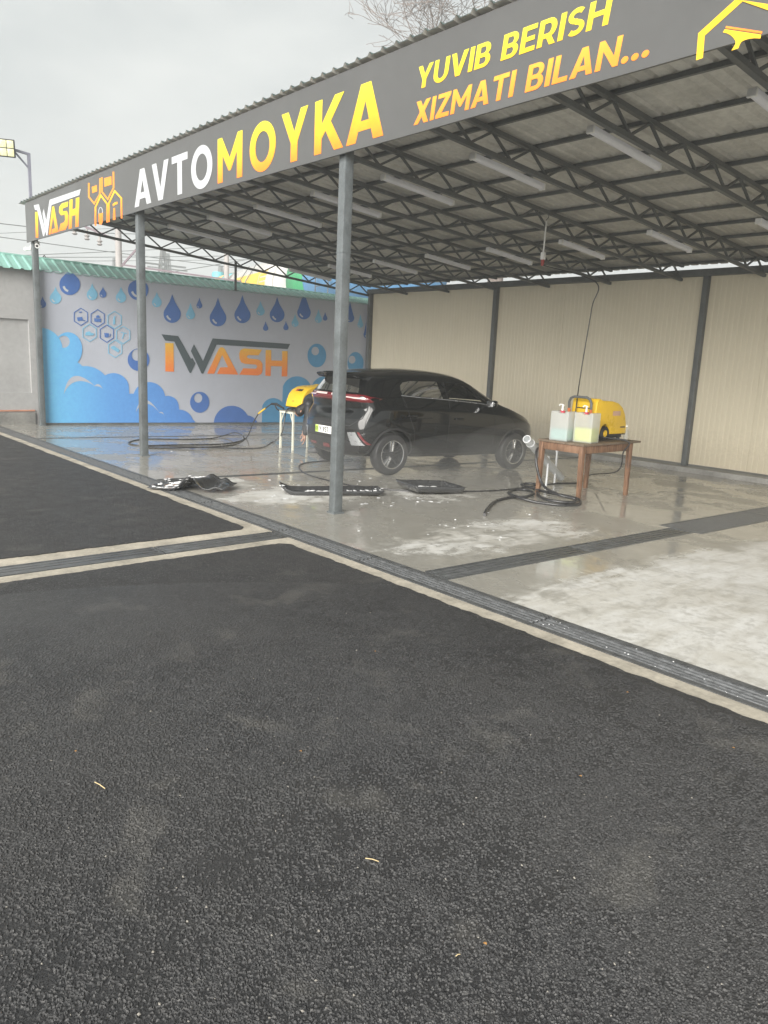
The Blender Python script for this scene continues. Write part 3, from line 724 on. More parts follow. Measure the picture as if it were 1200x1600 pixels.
for k in range(1, 19): mesh_copy(wp, (-.06+1.1*k, random.uniform(-.002, .002), .17), wal)
for x in (-.02, 4.638, 9.773, 14.9):
    if x < 0: q0 = MB().span((-.05, -.12, 0), (.05, -.004, 3.66)).build('post', M_STEEL, wal, bevel=.006); q0.location = (x, 0, 0)
    else: mesh_copy(q0, (x, 0, 0), wal)
MB().span((-.1, -.14, WZ1+.17), (20.4, .04, WZ1+.29)).build('top_beam', M_STEEL, wal)
mb = MB(); mb.span((-.05, -.30, -.05), (20.9, -.0, .105)); mb.build('plinth', M_PLINTH, wal, bevel=.012)

# ---- grey boundary wall with mint coping, banner hung on it
bw = thing('boundary_wall', (-.45, 0, -.2), 'light grey rendered boundary wall with mint green sheet coping and a recessed panel', 'wall')
q = MB(); BX = -.30
q.span((-.62, -12.0, -.3), (BX-.06, 9.6, 3.20))
q.span((BX-.0599, -.10, -.3), (BX, 9.6, 3.199)); q.span((BX-.0599, -12, 2.18), (BX, -.1001, 3.199)); q.span((BX-.0599, -12, -.3), (BX, -.1001, .66))
q.span((BX-.0599, -3.2, .6601), (BX, -2.9, 2.1799))
q.build('wall', M_PLAST, bw, world=True)
MB().span((BX, -12, -.3), (BX+.05, -.06, .25)).build('plinth', M_PLINTH, bw, world=True, bevel=.008)
MB().span((BX, -12, .27), (BX+.03, -.06, .30)).build('trim_strip', M_TERRA, bw, world=True)
rzf = lambda y: 3.49-.0125*(y+.5)
def coping(side):
    mb = MB(); pr = []; ya, yb = -12.0, 9.75; n = int((yb-ya)/.20)
    for k in range(n): y = ya+k*.20; pr += [(y, 0), (y+.12, 0), (y+.14, .022), (y+.18, .022)]
    pr.append((yb, 0)); m = len(pr)
    ex, ez, rx_, rz = (BX+.22, 3.165, -.70, 3.385) if side > 0 else (-1.45, 3.10, -.70, 3.385)
    for off in (0, .006):
        mb.v += [Vector((ex, y, ez+z+off)) for y, z in pr] + [Vector((rx_, y, rzf(y)+z+off)) for y, z in pr]
    mb.f = [(i, i+1, m+i+1, m+i) for i in range(m-1)] + [(2*m+i, 3*m+i, 3*m+i+1, 2*m+i+1) for i in range(m-1)] + [(i, 2*m+i, 2*m+i+1, i+1) for i in range(m-1)]
    mb.m = [0]*len(mb.f); mb.build('coping_sheet', M_GREEN, bw, world=True, fixn=False)
coping(1); coping(-1)
MB().tube([(-.70, -12, rzf(-12)), (-.70, 9.75, rzf(9.75))], .035, 8).build('ridge_cap', M_GREEN, bw, world=True, smooth=True)
# short strut between coping and end truss
stp = MB().bar((-.05, on_x(368, 455, -.05).y, 3.18), (-.05, on_x(368, 455, -.05).y, 3.86), .045, .045)
st = thing('roof_strut', (-.05, on_x(368, 455, -.05).y, 3.18), 'short thin steel strut standing between the green coping and the end truss', 'strut')
stp.build('strut_tube', M_STEEL, st, world=True); MB().span((-.11, on_x(368, 455, -.05).y-.06, 3.175), (.01, on_x(368, 455, -.05).y+.06, 3.183)).build('foot_plate', M_STEEL, st, world=True)

BNX = -.10
ban = thing('wall_banner', (BNX, 0, 0), 'wide pale banner printed with blue drops, foam clouds and the IWASH logo', 'banner')
M_BAN = plain('banner_vinyl', (.41, .435, .50), .42, var=.04, scale=.8, bump=.03, bscale=4)
M_BD = plain('print_dark_blue', srgb(70, 108, 172), .45, var=.08, scale=5)
M_BL = plain('print_light_blue', srgb(120, 178, 208), .45, var=.08, scale=5)
M_BT = plain('print_teal_blue', srgb(78, 140, 182), .45, var=.08, scale=5)
M_BLK = plain('print_charcoal', srgb(72, 84, 90), .45, var=.06, scale=5)
M_BGR = gradient('print_logo_gradient', [(0, srgb(232, 128, 62)), (.5, srgb(232, 160, 62)), (1, srgb(222, 196, 70))], 1.22, 2.02)
M_BCL = gradient('print_cloud_blue', [(0, srgb(110, 186, 230)), (.35, srgb(92, 150, 212)), (1, srgb(72, 118, 190))], 0.1, 4.2, axis=1)
BZ0 = lambda y: fz(y)+.045
BZ1 = 3.20
q = MB(); N = 40; ys = [.06+(8.86-.06)*i/N for i in range(N+1)]; vs = []
for y in ys: vs += [(BNX, y, BZ0(y)), (BNX+.004*noise.noise(Vector((y*1.2, 0, 0))), y, 1.6), (BNX, y, BZ1), (BNX-.02, y, BZ0(y)), (BNX-.02, y, BZ1)]
q.add(vs, [(5*i, 5*i+5, 5*i+6, 5*i+1) for i in range(N)] + [(5*i+1, 5*i+6, 5*i+7, 5*i+2) for i in range(N)] + [(5*i+3, 5*i+4, 5*i+9, 5*i+8) for i in range(N)] + [(5*i+2, 5*i+7, 5*i+9, 5*i+4) for i in range(N)] + [(5*i, 5*i+3, 5*i+8, 5*i+5) for i in range(N)] + [(0, 1, 2, 4, 3), (5*N, 5*N+3, 5*N+4, 5*N+2, 5*N+1)])
q.build('vinyl_sheet', M_BAN, ban, world=True, smooth=True)
q = MB(); q.bar((BNX-.01, .06, BZ0(.06)-.03), (BNX-.01, 8.86, BZ0(8.86)-.03), .06, .05); q.build('bottom_rail', M_STEEL, ban, world=True)
def ban_fn(u, v, d): return Vector((BNX+.006+d, u, v))
def ban_px(pts):
    out = []
    for x, y in pts:
        p = on_x(x, y, BNX+.006); out.append((min(8.84, max(.08, p.y)), min(BZ1-.004, max(BZ0(p.y)+.004, p.z))))
    return out
def drop(cx, ty, by, hw, mat, hl=True):
    H = by-ty; r = hw; cy = by-r*1.02; pts = []
    for i in range(33):
        a = R(-55+290*i/32); pts.append((cx+r*math.cos(a), cy+r*1.02*math.sin(a)))
    pts = [(cx+r*math.cos(R(a)), cy+r*1.02*math.sin(R(a))) for a in [-35+250*i/28 for i in range(29)]]
    pts.append((cx-r*.30, cy-(cy-ty)*.62)); pts.append((cx, ty)); pts.append((cx+r*.30, cy-(cy-ty)*.62))
    d = flat_shape('water_drop', [[ban_px(pts)]], ban_fn, 0, .003, mat, ban)
    if hl and hw > 4.2:
        ar = arc(cx, cy, r*.62, r*.66, 105, 165, 8)
        flat_shape('highlight', [[ban_px(ribbon(ar, r*.2)[0])]], ban_fn, .0031, .005, M_LWHT, ban)
for a in ((109,408,461,16.2,M_BD),(86.7,448,475,9,M_BL),(144,442.7,469,8.5,M_BL),(160.8,448,465,5.5,M_BD),(189,448,473,8,M_BL),(216,425,469,16,M_BD),(66.5,463,481,5.5,M_BD),
          (245,456,480,7.5,M_BL),(269,459.5,504.5,13.5,M_BD),(297.6,473,499,7,M_BL),(311.5,465,482,4.5,M_BD),(340.5,465,510,13,M_BD),(378.7,461,505,12.5,M_BD),(407,470,493,6.5,M_BL),
          (433,464,503.5,11.5,M_BD),(415,502,517,4,M_BD),(446.7,501.6,516,4,M_BD),(461,490.7,510.7,5.5,M_BL),(475,452,499,10.5,M_BD),(497.6,482.7,504.5,5.5,M_BL),(508,487.5,501,3.5,M_BD),
          (547,470,503.5,6.5,M_BD),(563,490.7,512,4.5,M_BL),(574,490,529,6,M_BD)): drop(*a)
def bubble(cx, cy, rx, ry, hx, hy, hr, mat):
    flat_shape('bubble', [[ban_px(ell(cx, cy, rx, ry, 32)), ban_px(ell(hx, hy, hr, hr*1.12, 20))]], ban_fn, 0, .003, mat, ban)
bubble(495, 555.5, 14.5, 18.5, 492.5, 548.5, 6, M_BT); bubble(555.5, 567, 12.5, 17, 550, 562, 5.5, M_BT)
bubble(216.5, 562, 17, 17.5, 213.7, 554.7, 8, M_BD); bubble(312, 628.5, 15, 16.5, 309.5, 622, 6.5, M_BD)
def cloud(circles, x0, x1, mat, dep, yb=661):
    top = []
    for x in frange(x0, x1, 1.0):
        ys_ = [cy-math.sqrt(r*r-(x-cx)**2) for cx, cy, r in circles if abs(x-cx) < r]
        top.append((x, min(ys_) if ys_ else yb-.5))
    pts = top + [(x, yb+3) for x in frange(x1, x0, 6.0)]
    flat_shape('foam_cloud', [[ban_px(pts)]], ban_fn, 0, dep, mat, ban)
cloud([(62, 548, 36), (100, 600, 40), (133, 612, 40), (177, 608, 25), (206, 642, 27), (233, 622, 25), (262, 636, 17.5), (280, 662, 22), (296, 664, 10)], 66, 305, M_BCL, .003)
flat_shape('bubble', [[ban_px(ell(106, 546, 22.5, 27, 36)), ban_px(ell(99.5, 534, 9.5, 9.5, 20))]], ban_fn, 0, .0045, M_BCL, ban)
cloud([(362, 662, 28), (385, 668, 19)], 333, 402, M_BD, .003)
cloud([(427, 640, 18), (464, 611, 23), (508, 610, 22), (445, 660, 26), (487, 650, 30), (520, 650, 30)], 398, 560, M_BT, .0028)
def crescent(p0, c, p2, th):
    outer, inner = [], []
    for i in range(17):
        s = i/16; q = tuple((1-s)**2*a+2*s*(1-s)*b+s*s*d for a, b, d in zip(p0, c, p2)); w = th*math.sin(math.pi*s)
        outer.append(q); inner.append((q[0]+w*.35, q[1]+w))
    return outer + inner[::-1][1:-1]
for a in (((99.5, 616), (108, 566), (148, 603), 8.5), ((147, 604), (154, 594), (161, 609), 4.0), ((212, 644), (222, 604), (249, 645), 6.5), ((248, 645), (255, 640), (257, 652), 2.5)):
    flat_shape('highlight', [[ban_px(crescent(*a))]], ban_fn, .0046, .006, M_BAN, ban)
HX = [(126.3, 495, 1, 'car'), (152.5, 497.3, 1, 'foam'), (179, 500, 0, 'spray'), (140, 520, 0, 'van'), (166.8, 521.3, 1, 'bucket'), (192.5, 523.5, 0, 'tee'), (180, 545, 0, 'sponge')]
for cx, cy, dk, ic in HX:
    m_ = M_BD if dk else M_BL
    hexp = [(cx+12*math.sin(R(60*k)), cy-13.6*math.cos(R(60*k))) for k in range(6)]
    a, b = ribbon(hexp, 1.25, True)
    flat_shape('hexagon_outline', [[ban_px(a), ban_px(b)]], ban_fn, 0, .003, m_, ban)
    P = lambda L: [(cx+x, cy+y) for x, y in L]
    shp = {'car': [P([(-6, 1), (2, 0), (3.5, 6), (-5, 6.5)]), P([(-3.5, -8), (2, -8.5), (1, -6.5), (-2.5, -6.3)]), P([(4, 5), (7, 5.5), (6, 7), (4, 6.6)])],
           'foam': [P([(-5.5, 0), (5.5, .5), (5, 6), (-5, 5.2)]), P([(-3, -1), (-2, -4), (1, -5), (3, -3), (3.5, -.6)])],
           'spray': [P([(-2.5, 7), (-2, -1), (-1, -6), (2.5, -5.6), (1, -4), (1, 6.8)])],
           'van': [P([(-7, 4), (-6, -1), (0, -2.5), (2, 0), (6.5, 1), (6.5, 3.5), (2, 4.5)])],
           'bucket': [P([(-4, -1), (3.5, -.6), (2.6, 6), (-3, 5.8)]), P([(4, 5), (5.5, 0), (6.5, .4), (5, 5.5)])],
           'tee': [P([(-4, -5), (6, -3), (5.6, -1.8), (2, -2.5), (-.6, 6), (-2.2, 5.5), (.3, -2.8), (-3.8, -3.8)])],
           'sponge': [P([(-7, -3), (-2, -5), (7, 1.5), (5, 6), (-6, -.5)])]}[ic]
    flat_shape('icon', [[ban_px(c)] for c in shp], ban_fn, 0, .003, m_, ban)
ZL = lambda pts: ban_px([(230+x/4.8, 500+y/4.8) for x, y in pts])
for pts, m_, d in (([(107,107),(232,120),(328,292),(338,284),(362,325),(328,397),(318,397),(203,162),(135,155)], M_BLK, .003),
                   ([(350,182),(418,308),(490,138),(1072,180),(1053,218),(520,185),(420,402),(408,402),(327,232)], M_BLK, .0036),
                   ([(135,172),(197,174),(200,388),(136,386)], M_BGR, .003),
                   ([(450,402),(535,220),(548,205),(566,204),(582,218),(682,410),(524,404),(546,356),(606,354),(562,262),(502,403)], M_BGR, .003),
                   ([(860,222),(725,213),(700,225),(690,250),(692,290),(705,318),(730,328),(815,335),(826,350),(815,365),(720,362),(690,410),(830,416),(855,405),(864,385),(865,330),(850,305),(830,295),(758,287),(745,275),(758,263),(835,265)], M_BGR, .003),
                   ([(888,225),(930,225),(930,303),(1012,305),(1012,233),(1053,233),(1050,423),(1008,423),(1010,348),(928,345),(925,420),(886,418)], M_BGR, .003)):
    flat_shape('letter', [[ZL(pts)]], ban_fn, 0, d, m_, ban)

# ================================================================== fittings on the canopy
M_TUBE = plain('white_batten_plastic', (.74, .75, .80), .4, var=.05, scale=4)
def tube_light(x, ya, yb, label):
    zc = lambda y: zbot(y)-.065
    t = thing('tube_light', (x, ya, zc(ya)), label, 'tube light', 'batten lights under the canopy roof'); L = yb-ya; t.rotation_euler = (math.atan(-.09), 0, 0)
    MB().prism([(-.038, .034), (-.038, .0), (-.030, -.022), (-.015, -.034), (.015, -.034), (.030, -.022), (.038, 0), (.038, .034)], .03, L-.03, lambda u, v, d: Vector((u, d, v))).build('diffuser', M_TUBE, t, smooth=True)
    ec = MB().span((-.041, -.002, -.036), (.041, .0295, .037)).build('end_cap', M_WHITE, t, bevel=.006); mesh_copy(ec, (0, L-.027, 0), t)
    cl = MB().span((-.04, .25, .0345), (.04, .27, .041)).build('clip', M_STEEL, t); mesh_copy(cl, (0, L-.52, 0), t)
ordf = ['leftmost of the front row', 'second from the left of the front row', 'third from the left of the front row', 'just left of the tallest front post', 'behind the tallest front post', 'right of the tallest front post', 'large one at upper right', 'at the right picture edge']
for k, nm in zip(range(2, 10), ordf): tube_light(TRX[k]-.09, 1.52, 2.80, 'white batten tube light under the roof, ' + nm)
ordb = ['leftmost of the rear row', 'second from left in the rear row', 'third from left in the rear row', 'fourth from left in the rear row', 'fifth from left in the rear row', 'beside the hanging cable box', 'right of the hanging cable box', 'rear row at the right picture edge']
for k, nm in zip(range(1, 9), ordb): tube_light(TRX[k]-.09, 5.25, 6.45, 'white batten tube light under the roof, ' + nm)

# hanging socket box on a rod, cable swinging down to the washer on the table
HB = Vector((TRX[6]+.09, 4.62, 0)); HBz = 3.30
hs = thing('hanging_socket', (HB.x, HB.y, HBz), 'white rod with socket box hanging from the roof over the wooden table', 'socket box')
MB().tube([(0, 0, .10), (0.01, 0, .55), (.02, 0, zbot(HB.y)+.02-HBz)], .012, 8).build('rod', M_WHITE, hs, smooth=True)
MB().box((0, 0, .045), (.06, .06, .11)).build('box', M_WHITE, hs, bevel=.01)
MB().lathe([(0, -.10), (.022, -.10), (.027, -.03), (.027, -.0105), (0, -.0105)], 14).build('plug', plain('red_plug', (.30, .045, .04), .5), hs, smooth=True)
MB().tube([(0, 0, .56), (.03, .02, .60), (.03, .02, .66)], .006, 6).build('hook', M_STEEL, hs, smooth=True)

def cctv(loc, yaw, label):
    t = thing('security_camera', loc, label, 'camera', 'security cameras under the fascia', yaw)
    MB().lathe([(0, -.10), (.034, -.10), (.036, -.08), (.036, .07), (.040, .075), (.040, .10), (.03, .10), (.03, .085), (0, .085)], 16, axis='X').build('housing', M_WHITE, t, smooth=True)
    MB().lathe([(0, .0865), (.026, .0865), (.026, .095), (0, .097)], 14, axis='X').build('lens', M_BLACK, t, smooth=True)
    MB().tube([(-.06, 0, .03), (-.08, 0, .07), (-.14, 0, .075)], .013, 8).build('bracket', M_WHITE, t, smooth=True)
    MB().span((-.165, -.045, .03), (-.1405, .045, .12)).build('mount_box', M_WHITE, t, bevel=.006)
cctv((-.25, -.05, 3.60), R(200), 'white bullet security camera on the corner post, pointing left')
cctv((.26, -.03, 3.61), R(-18), 'white bullet security camera under the IWASH fascia, pointing right')

# floodlight on a bracketed pole behind the left end of the roof
M_LILAC = plain('grey_lilac_pole', (.22, .22, .27), .5, var=.12)
FLX = -.75; pp = on_x(47.5, 300, FLX)
fl = thing('floodlight_pole', (FLX, pp.y, 3.2), 'thin grey pole with arm carrying a square floodlight at the left edge', 'floodlight')
ptop = on_x(47.5, 240, FLX).z-3.2
MB().bar((0, 0, -.35), (0, 0, ptop), .055, .055).build('pole', M_LILAC, fl)
MB().bar((0, .02, ptop-.02), (0, -.36, ptop+.02), .045, .045, up=(1, 0, 0)).build('arm', M_LILAC, fl)
MB().bar((0, 0, ptop-.30), (0, -.28, ptop-.02), .03, .03, up=(1, 0, 0)).build('brace', M_LILAC, fl)
lm = MB().box((0, 0, 0), (.06, .44, .34)).build('lamp_head', M_BLACK, fl, bevel=.015); lm.location = (.05, -.50, ptop+.0); lm.rotation_euler = (0, R(12), R(-25))
cell = None
M_LED = plain('led_lens', (.72, .70, .42), .25, var=.2, scale=30)
for j in range(2):
    for i in range(3):
        if cell is None: cell = MB().box((0, 0, 0), (.012, .125, .14)).build('led_cell', M_LED, lm, bevel=.006); cell.location = (.033, -.137+.137*i, -.078+.156*j)
        else: mesh_copy(cell, (.033, -.137+.137*i, -.078+.156*j), lm)
MB().tube([(.0, .0, .42), (.03, .10, .20), (.02, .22, .36), (.0, .30, .25)], .012, 6).build('cable', M_BLACK, fl, smooth=True)

# ================================================================== beyond the boundary wall
def dirxy(az): return Vector((math.cos(R(az)), math.sin(R(az)), 0))
TAZ = 166.0; TD_ = dirxy(TAZ)
W0 = CAM + ray(560, 445).normalized()*33.0; W0.z = 0
emb = MB(); a = W0-TD_*5.6; b = W0+TD_*60; nrm = Vector((-TD_.y, TD_.x, 0))
pr = [(-5, -.45), (-3, 1.85), (3, 1.85), (5, -.45)]
emb.add([a+nrm*u+Vector((0, 0, z)) for u, z in pr] + [b+nrm*u+Vector((0, 0, z)) for u, z in pr], [(0, 1, 5, 4), (1, 2, 6, 5), (2, 3, 7, 6), (0, 3, 2, 1), (4, 5, 6, 7)])
tag(emb.build('railway_embankment', plain('ballast', (.20, .18, .16), .95, var=.35, scale=8)), kind='structure')
for s in (-.76, .76):
    rl = MB().bar(a+nrm*s+Vector((0, 0, 1.93)), b+nrm*s+Vector((0, 0, 1.93)), .07, .15); tag(rl.build('rail', M_STEEL), 'steel rail under the tank wagons, ' + ('far side' if s < 0 else 'near side'), 'rail')
def wagon(k, dist, cols, label, bs=-1):
    t = thing('tank_wagon', W0+TD_*dist+Vector((0, 0, 2.01)), label, 'tank wagon', 'tank wagons standing behind the wall', R(TAZ))
    L, r, zc = 9.6, 1.52, 3.0
    prof = [(0, -L/2-.42), (r*.45, -L/2-.36), (r*.78, -L/2-.22), (r*.95, -L/2-.07), (r, -L/2+.1)]
    cuts = [-L/2+.1, -L/2+1.7, L/2-1.7, L/2-.1]
    full = prof + [(r, c) for c in (-1.6, 0, 1.6)] + [(q, -h) for q, h in reversed(prof)]
    mats = [plain('tank_'+c[0], c[1], .5, var=.16, scale=1.2) for c in cols]
    MB().lathe(full, 40, c=(0, 0, zc), axis='X').build('tank', mats[0], t, smooth=True)
    if len(cols) > 1:
        MB().lathe([(r+.004, bs*(L/2-.05)), (r+.012, bs*(L/2-.06)), (r+.012, bs*(L/2-2.2)), (r+.004, bs*(L/2-2.21))], 40, c=(0, 0, zc), axis='X').build('end_band', mats[1], t, smooth=True)
    if len(cols) > 2:
        vs = []; fs = []; n = 10
        for i in range(n+1):
            a_ = R(-62+92*i/n)
            for x in (-3.6, 2.6): vs.append((x, (r+.014)*math.cos(a_), zc+(r+.014)*math.sin(a_)))
        MB().add(vs, [(2*i, 2*i+1, 2*i+3, 2*i+2) for i in range(n)]).build('colour_panel', mats[2], t, smooth=True, fixn=False)
    for x in (-2.4, 0, 2.4): MB().lathe([(r+.002, x-.04), (r+.02, x-.04), (r+.02, x+.04), (r+.002, x+.04)], 36, c=(0, 0, zc), axis='X').build('hoop', mats[0], t)
    MB().lathe([(0, .42), (.36, .40), (.42, .30), (.42, -.2)], 18, c=(0, 0, zc+r), axis='Z').build('hatch', mats[0], t, smooth=True)
    MB().span((-L/2-.3, -1.3, .95), (L/2+.3, 1.3, 1.25)).build('underframe', M_STEEL, t)
    for x in (-3.4, 3.4):
        bg = MB().span((x-1.3, -1.0, .40), (x+1.3, 1.0, .80)).build('bogie', M_STEEL, t)
        for dx in (-.92, .92):
            for s in (-1, 1): MB().lathe([(0, -.06), (.46, -.06), (.48, .06), (0, .06)], 20, c=(x+dx, s*.78, .47), axis='Y').build('wheel', M_STEEL, bg)
    ld = MB()
    for y in (-.25, .25): ld.bar((-.9, 0, zc+r), (-.9, 0, zc+r+.01), .02)
    q = MB()
    for x in (-.7, .7):
        q.tube([(x, r+.12, zc-1.3), (x, r+.12, zc+.4), (x*.9, r*.7, zc+r*.85)], .025, 6)
    for z in (-.9, -.5, -.1, .3): q.bar((-.7, r+.12, zc+z), (.7, r+.12, zc+z), .03)
    q.build('ladder', M_STEEL, t)
wagon(0, 0.0, [('blue', (.10, .24, .42)), ('green', (.05, .30, .13)), ], 'blue railway tank wagon with a green end band behind the wall', 1)
wagon(1, 11.5, [('white', (.46, .45, .43)), ('white_end', (.60, .58, .54)), ('yellow', (.72, .48, .06))], 'white railway tank wagon with yellow lower panel behind the wall')
wagon(2, 23.0, [('teal', (.14, .42, .46)), ('ochre', (.55, .44, .20))], 'teal railway tank wagon with ochre end, farthest left behind the wall')

M_POLE = plain('concrete_pole', (.36, .34, .33), .85, var=.12)
def pole(px, X, top, label, arm=None):
    y = on_x(px, 420, X).y; t = thing('utility_pole', (X, y, -.42), label, 'utility pole', 'poles behind the boundary wall')
    MB().lathe([(0, 0), (.20, 0), (.13, top+.42), (0, top+.42)], 12).build('pole', M_POLE, t, smooth=True)
    if arm:
        az_, dz, L = arm; d = Vector((RT.x, RT.y, 0)).normalized()*az_; q = top-1.0+.42
        MB().bar((0, 0, q), tuple(d*L+Vector((0, 0, q+dz))), .10, .10).build('crossarm', plain('rusty_lilac_arm', (.17, .13, .15), .7), t)
        MB().bar(tuple(d*.0+Vector((0, 0, q-1.2))), tuple(-d*1.0+Vector((0, 0, q-.1))), .08, .08).build('brace', plain('rusty_lilac_arm', (.17, .13, .15), .7), t)
        MB().bar((0, 0, q-1.0), tuple(-d*5.5+Vector((0, 0, q-1.5))), .07, .07).build('stay', plain('rusty_lilac_arm', (.17, .13, .15), .7), t)
        for f in (.42, .70, .97):
            p = d*L*f+Vector((0, 0, q+dz*f)); MB().lathe([(0, -.55), (.06, -.55), (.13, -.5), (.06, -.44), (.13, -.36), (.06, -.3), (.03, -.05), (0, -.05)], 10, c=p).build('insulator', M_POLE, t, smooth=True)
ARMX = -18
pole(186, ARMX, on_x(186, 340, ARMX).z, 'concrete catenary pole with a slanting insulator arm left of the second post', (-1.0, .75, 2.0))
pole(354, -24, on_x(354, 370, -24).z, 'slim concrete pole behind the wall just left of the roof strut')
def pylon(px, ytop, X, w, label, arms=True):
    c = on_x(px, 425, X); zt = on_x(px, ytop, X).z
    t = thing('pylon', (X, c.y, -.4), label, 'pylon', 'far lattice pylons'); H = zt+.4; q = MB(); M_ = M_STEEL
    r0, r1 = w*1.5, w*.15; n = 9
    cor = lambda h, k: Vector(((r0+(r1-r0)*h/H)*(1 if k in (0, 1) else -1), (r0+(r1-r0)*h/H)*(1 if k in (0, 3) else -1), h))
    for k in range(4):
        q.bar(cor(0, k), cor(H, k), .16)
        for i in range(n):
            q.bar(cor(H*i/n, k), cor(H*(i+1)/n, (k+1) % 4), .09); q.bar(cor(H*i/n, (k+1) % 4), cor(H*(i+1)/n, k), .09)
    q.build('lattice_tower', M_, t)
    for f in (.70, .86):
        MB().bar((0, -w*3, H*f), (0, w*3, H*f), .22).build('crossarm', M_, t)
pylon(255, 388, -85, 1.1, 'far lattice pylon right of the second canopy post, left of the pair')
pylon(262, 396, -110, 1.2, 'far lattice pylon right of the second canopy post, right of the pair')
pylon(179, 403, -120, .9, 'small far lattice pylon next to the concrete catenary pole')
pylon(345, 415, -95, 1.2, 'far lattice pylon half hidden by the end truss')
for i, (pa, pb, X, nm) in enumerate((((60, 356), (240, 366), -40, 'highest'), ((60, 398), (560, 372), -50, 'second highest'), ((60, 402), (520, 396), -46, 'crossing the middle of the gap'),
                             ((70, 408), (560, 402), -60, 'lower'), ((70, 380), (560, 440), -42, 'sloping down to the right'), ((60, 362), (700, 330), -70, 'faintest and steepest'), ((270, 425), (560, 372), -44, 'rising to the right'))):
    A, B = on_x(*pa, X), on_x(*pb, X-6); d = B-A; pts = []
    for k in range(13):
        s = -.6+2.2*k/12; p = A+d*s; p.z += -.35*4*s*(1-s)*.3; pts.append(p)
    tag(MB().tube(pts, .028, 5).build('overhead_wire', M_STEEL), 'thin overhead wire seen under the end truss, ' + nm, 'wire', 'overhead wires')

# bare winter tree above the roof line
tr_c = on_y(800, 30, 21.0); tree = thing('bare_tree', (tr_c.x, 21.0, -.42), 'leafless tree with fine arching twigs rising above the canopy roof', 'tree'); tree.scale = (1.3, 1.3, 1.3)
M_BARK = plain('grey_bark', (.17, .14, .125), .9, var=.25, scale=5)
rt = random.Random(11); br = MB(); tk = MB()
tk.tube([(0, 0, 0), (.1, .05, 2.5), (-.05, .1, 5.0), (.1, 0, 7.5)], .3, 10, radii=[.36, .30, .26, .22])
tk.build('trunk', M_BARK, tree, smooth=True)
def limb(p, d, L, r, lev):
    pts = [p.copy()]; rad = [r]; n = 6 if lev < 3 else 5; q = p.copy(); dd = d.copy()
    for i in range(n):
        dd = (dd + Vector((rt.uniform(-1, 1), rt.uniform(-1, 1), rt.uniform(-.4, .5)))*(.16+.05*lev) + (Vector((0, 0, .10)) if lev < 2 else Vector((0, 0, -.04)))).normalized()
        q = q + dd*L/n; pts.append(q.copy()); rad.append(max(.008, r*(1-.75*(i+1)/n)))
    br.tube(pts, r, 6 if lev < 2 else 4 if lev < 3 else 3, radii=rad, cap=False)
    if lev >= 4: return
    for k in range((5, 6, 6, 5, 0)[lev]):
        i = rt.randint(1, n); b0 = pts[i]; ax = Vector((rt.uniform(-1, 1), rt.uniform(-1, 1), rt.uniform(-.2, .8))).normalized()
        nd = (dd*.55 + ax*.85).normalized(); limb(b0, nd, L*rt.uniform(.48, .72), max(.010, rad[i]*.62), lev+1)
for k in range(5):
    a_ = 2*math.pi*k/5+.4; limb(Vector((0, 0, rt.uniform(6.3, 7.5))), Vector((math.cos(a_)*.62, math.sin(a_)*.62, 1)).normalized(), 5.0, .13, 0)
br.build('crown', M_BARK, tree, smooth=False, fixn=False)

# ================================================================== the black hatchback
def make_paint():
    m, t, b, ob, pos, out = new_mat('wet_black_paint')
    b.inputs['Base Color'].default_value = (.004, .0045, .005, 1); b.inputs['Roughness'].default_value = .3; b.inputs['Specular IOR Level'].default_value = .1
    b.inputs['Coat Weight'].default_value = 1.0
    t.link(t.maprange(t.noise(ob, 26, 5, .6), .35, .7, .015, .05), b.inputs['Coat Roughness'])
    v = t.new('ShaderNodeTexVoronoi'); v.inputs['Scale'].default_value = 70; t.link(ob, v.inputs['Vector'])
    t.link(t.bump(t.maprange(v.outputs['Distance'], .0, .35, 1, 0), .05, .0010), b.inputs['Coat Normal'])
    return m
def make_glass(name, tint, alpha):
    m, t, b, ob, pos, out = new_mat(name)
    tr = t.new('ShaderNodeBsdfTransparent'); tr.inputs['Color'].default_value = (*tint, 1)
    gl = t.new('ShaderNodeBsdfGlossy'); gl.inputs['Roughness'].default_value = .03; gl.inputs['Color'].default_value = (.9, .9, .9, 1)
    fr = t.new('ShaderNodeFresnel'); fr.inputs['IOR'].default_value = 1.5
    df = t.new('ShaderNodeBsdfDiffuse'); df.inputs['Color'].default_value = (.55, .57, .58, 1)
    mx = t.new('ShaderNodeMixShader'); t.link(fr.outputs[0], mx.inputs[0]); t.link(tr.outputs[0], mx.inputs[1]); t.link(gl.outputs[0], mx.inputs[2])
    m2 = t.new('ShaderNodeMixShader'); n = t.noise(ob, 30, 4); t.link(t.maprange(n, .5, .8, 0, alpha), m2.inputs[0]); t.link(mx.outputs[0], m2.inputs[1]); t.link(df.outputs[0], m2.inputs[2])
    t.link(m2.outputs[0], out.inputs['Surface']); return m
M_PAINT = make_paint(); M_GLASS = make_glass('tinted_car_glass', (.93, .96, .94), .05); M_GLASSD = make_glass('dark_rear_glass', (.35, .40, .40), .08)
M_TRIM = plain('black_plastic_trim', (.018, .018, .019), .4, var=.2, scale=20)
M_INT = plain('car_interior', (.02, .02, .022), .8)
M_REDL = plain('red_lamp_lens', (.13, .006, .010), .12, var=.1, coat=1.0)
M_GLINT = plain('lamp_glint', (.62, .50, .48), .15, var=.05, coat=1.0)
M_RIM = plain('dark_alloy', (.05, .052, .055), .25, metal=.7, var=.2)
M_RIML = plain('polished_alloy', (.55, .56, .57), .2, metal=.9, var=.1)
M_TYRE = plain('wet_tyre', (.018, .018, .019), .55, var=.3, scale=30)
M_SILV = plain('silver_trim', (.36, .37, .38), .25, metal=.6)

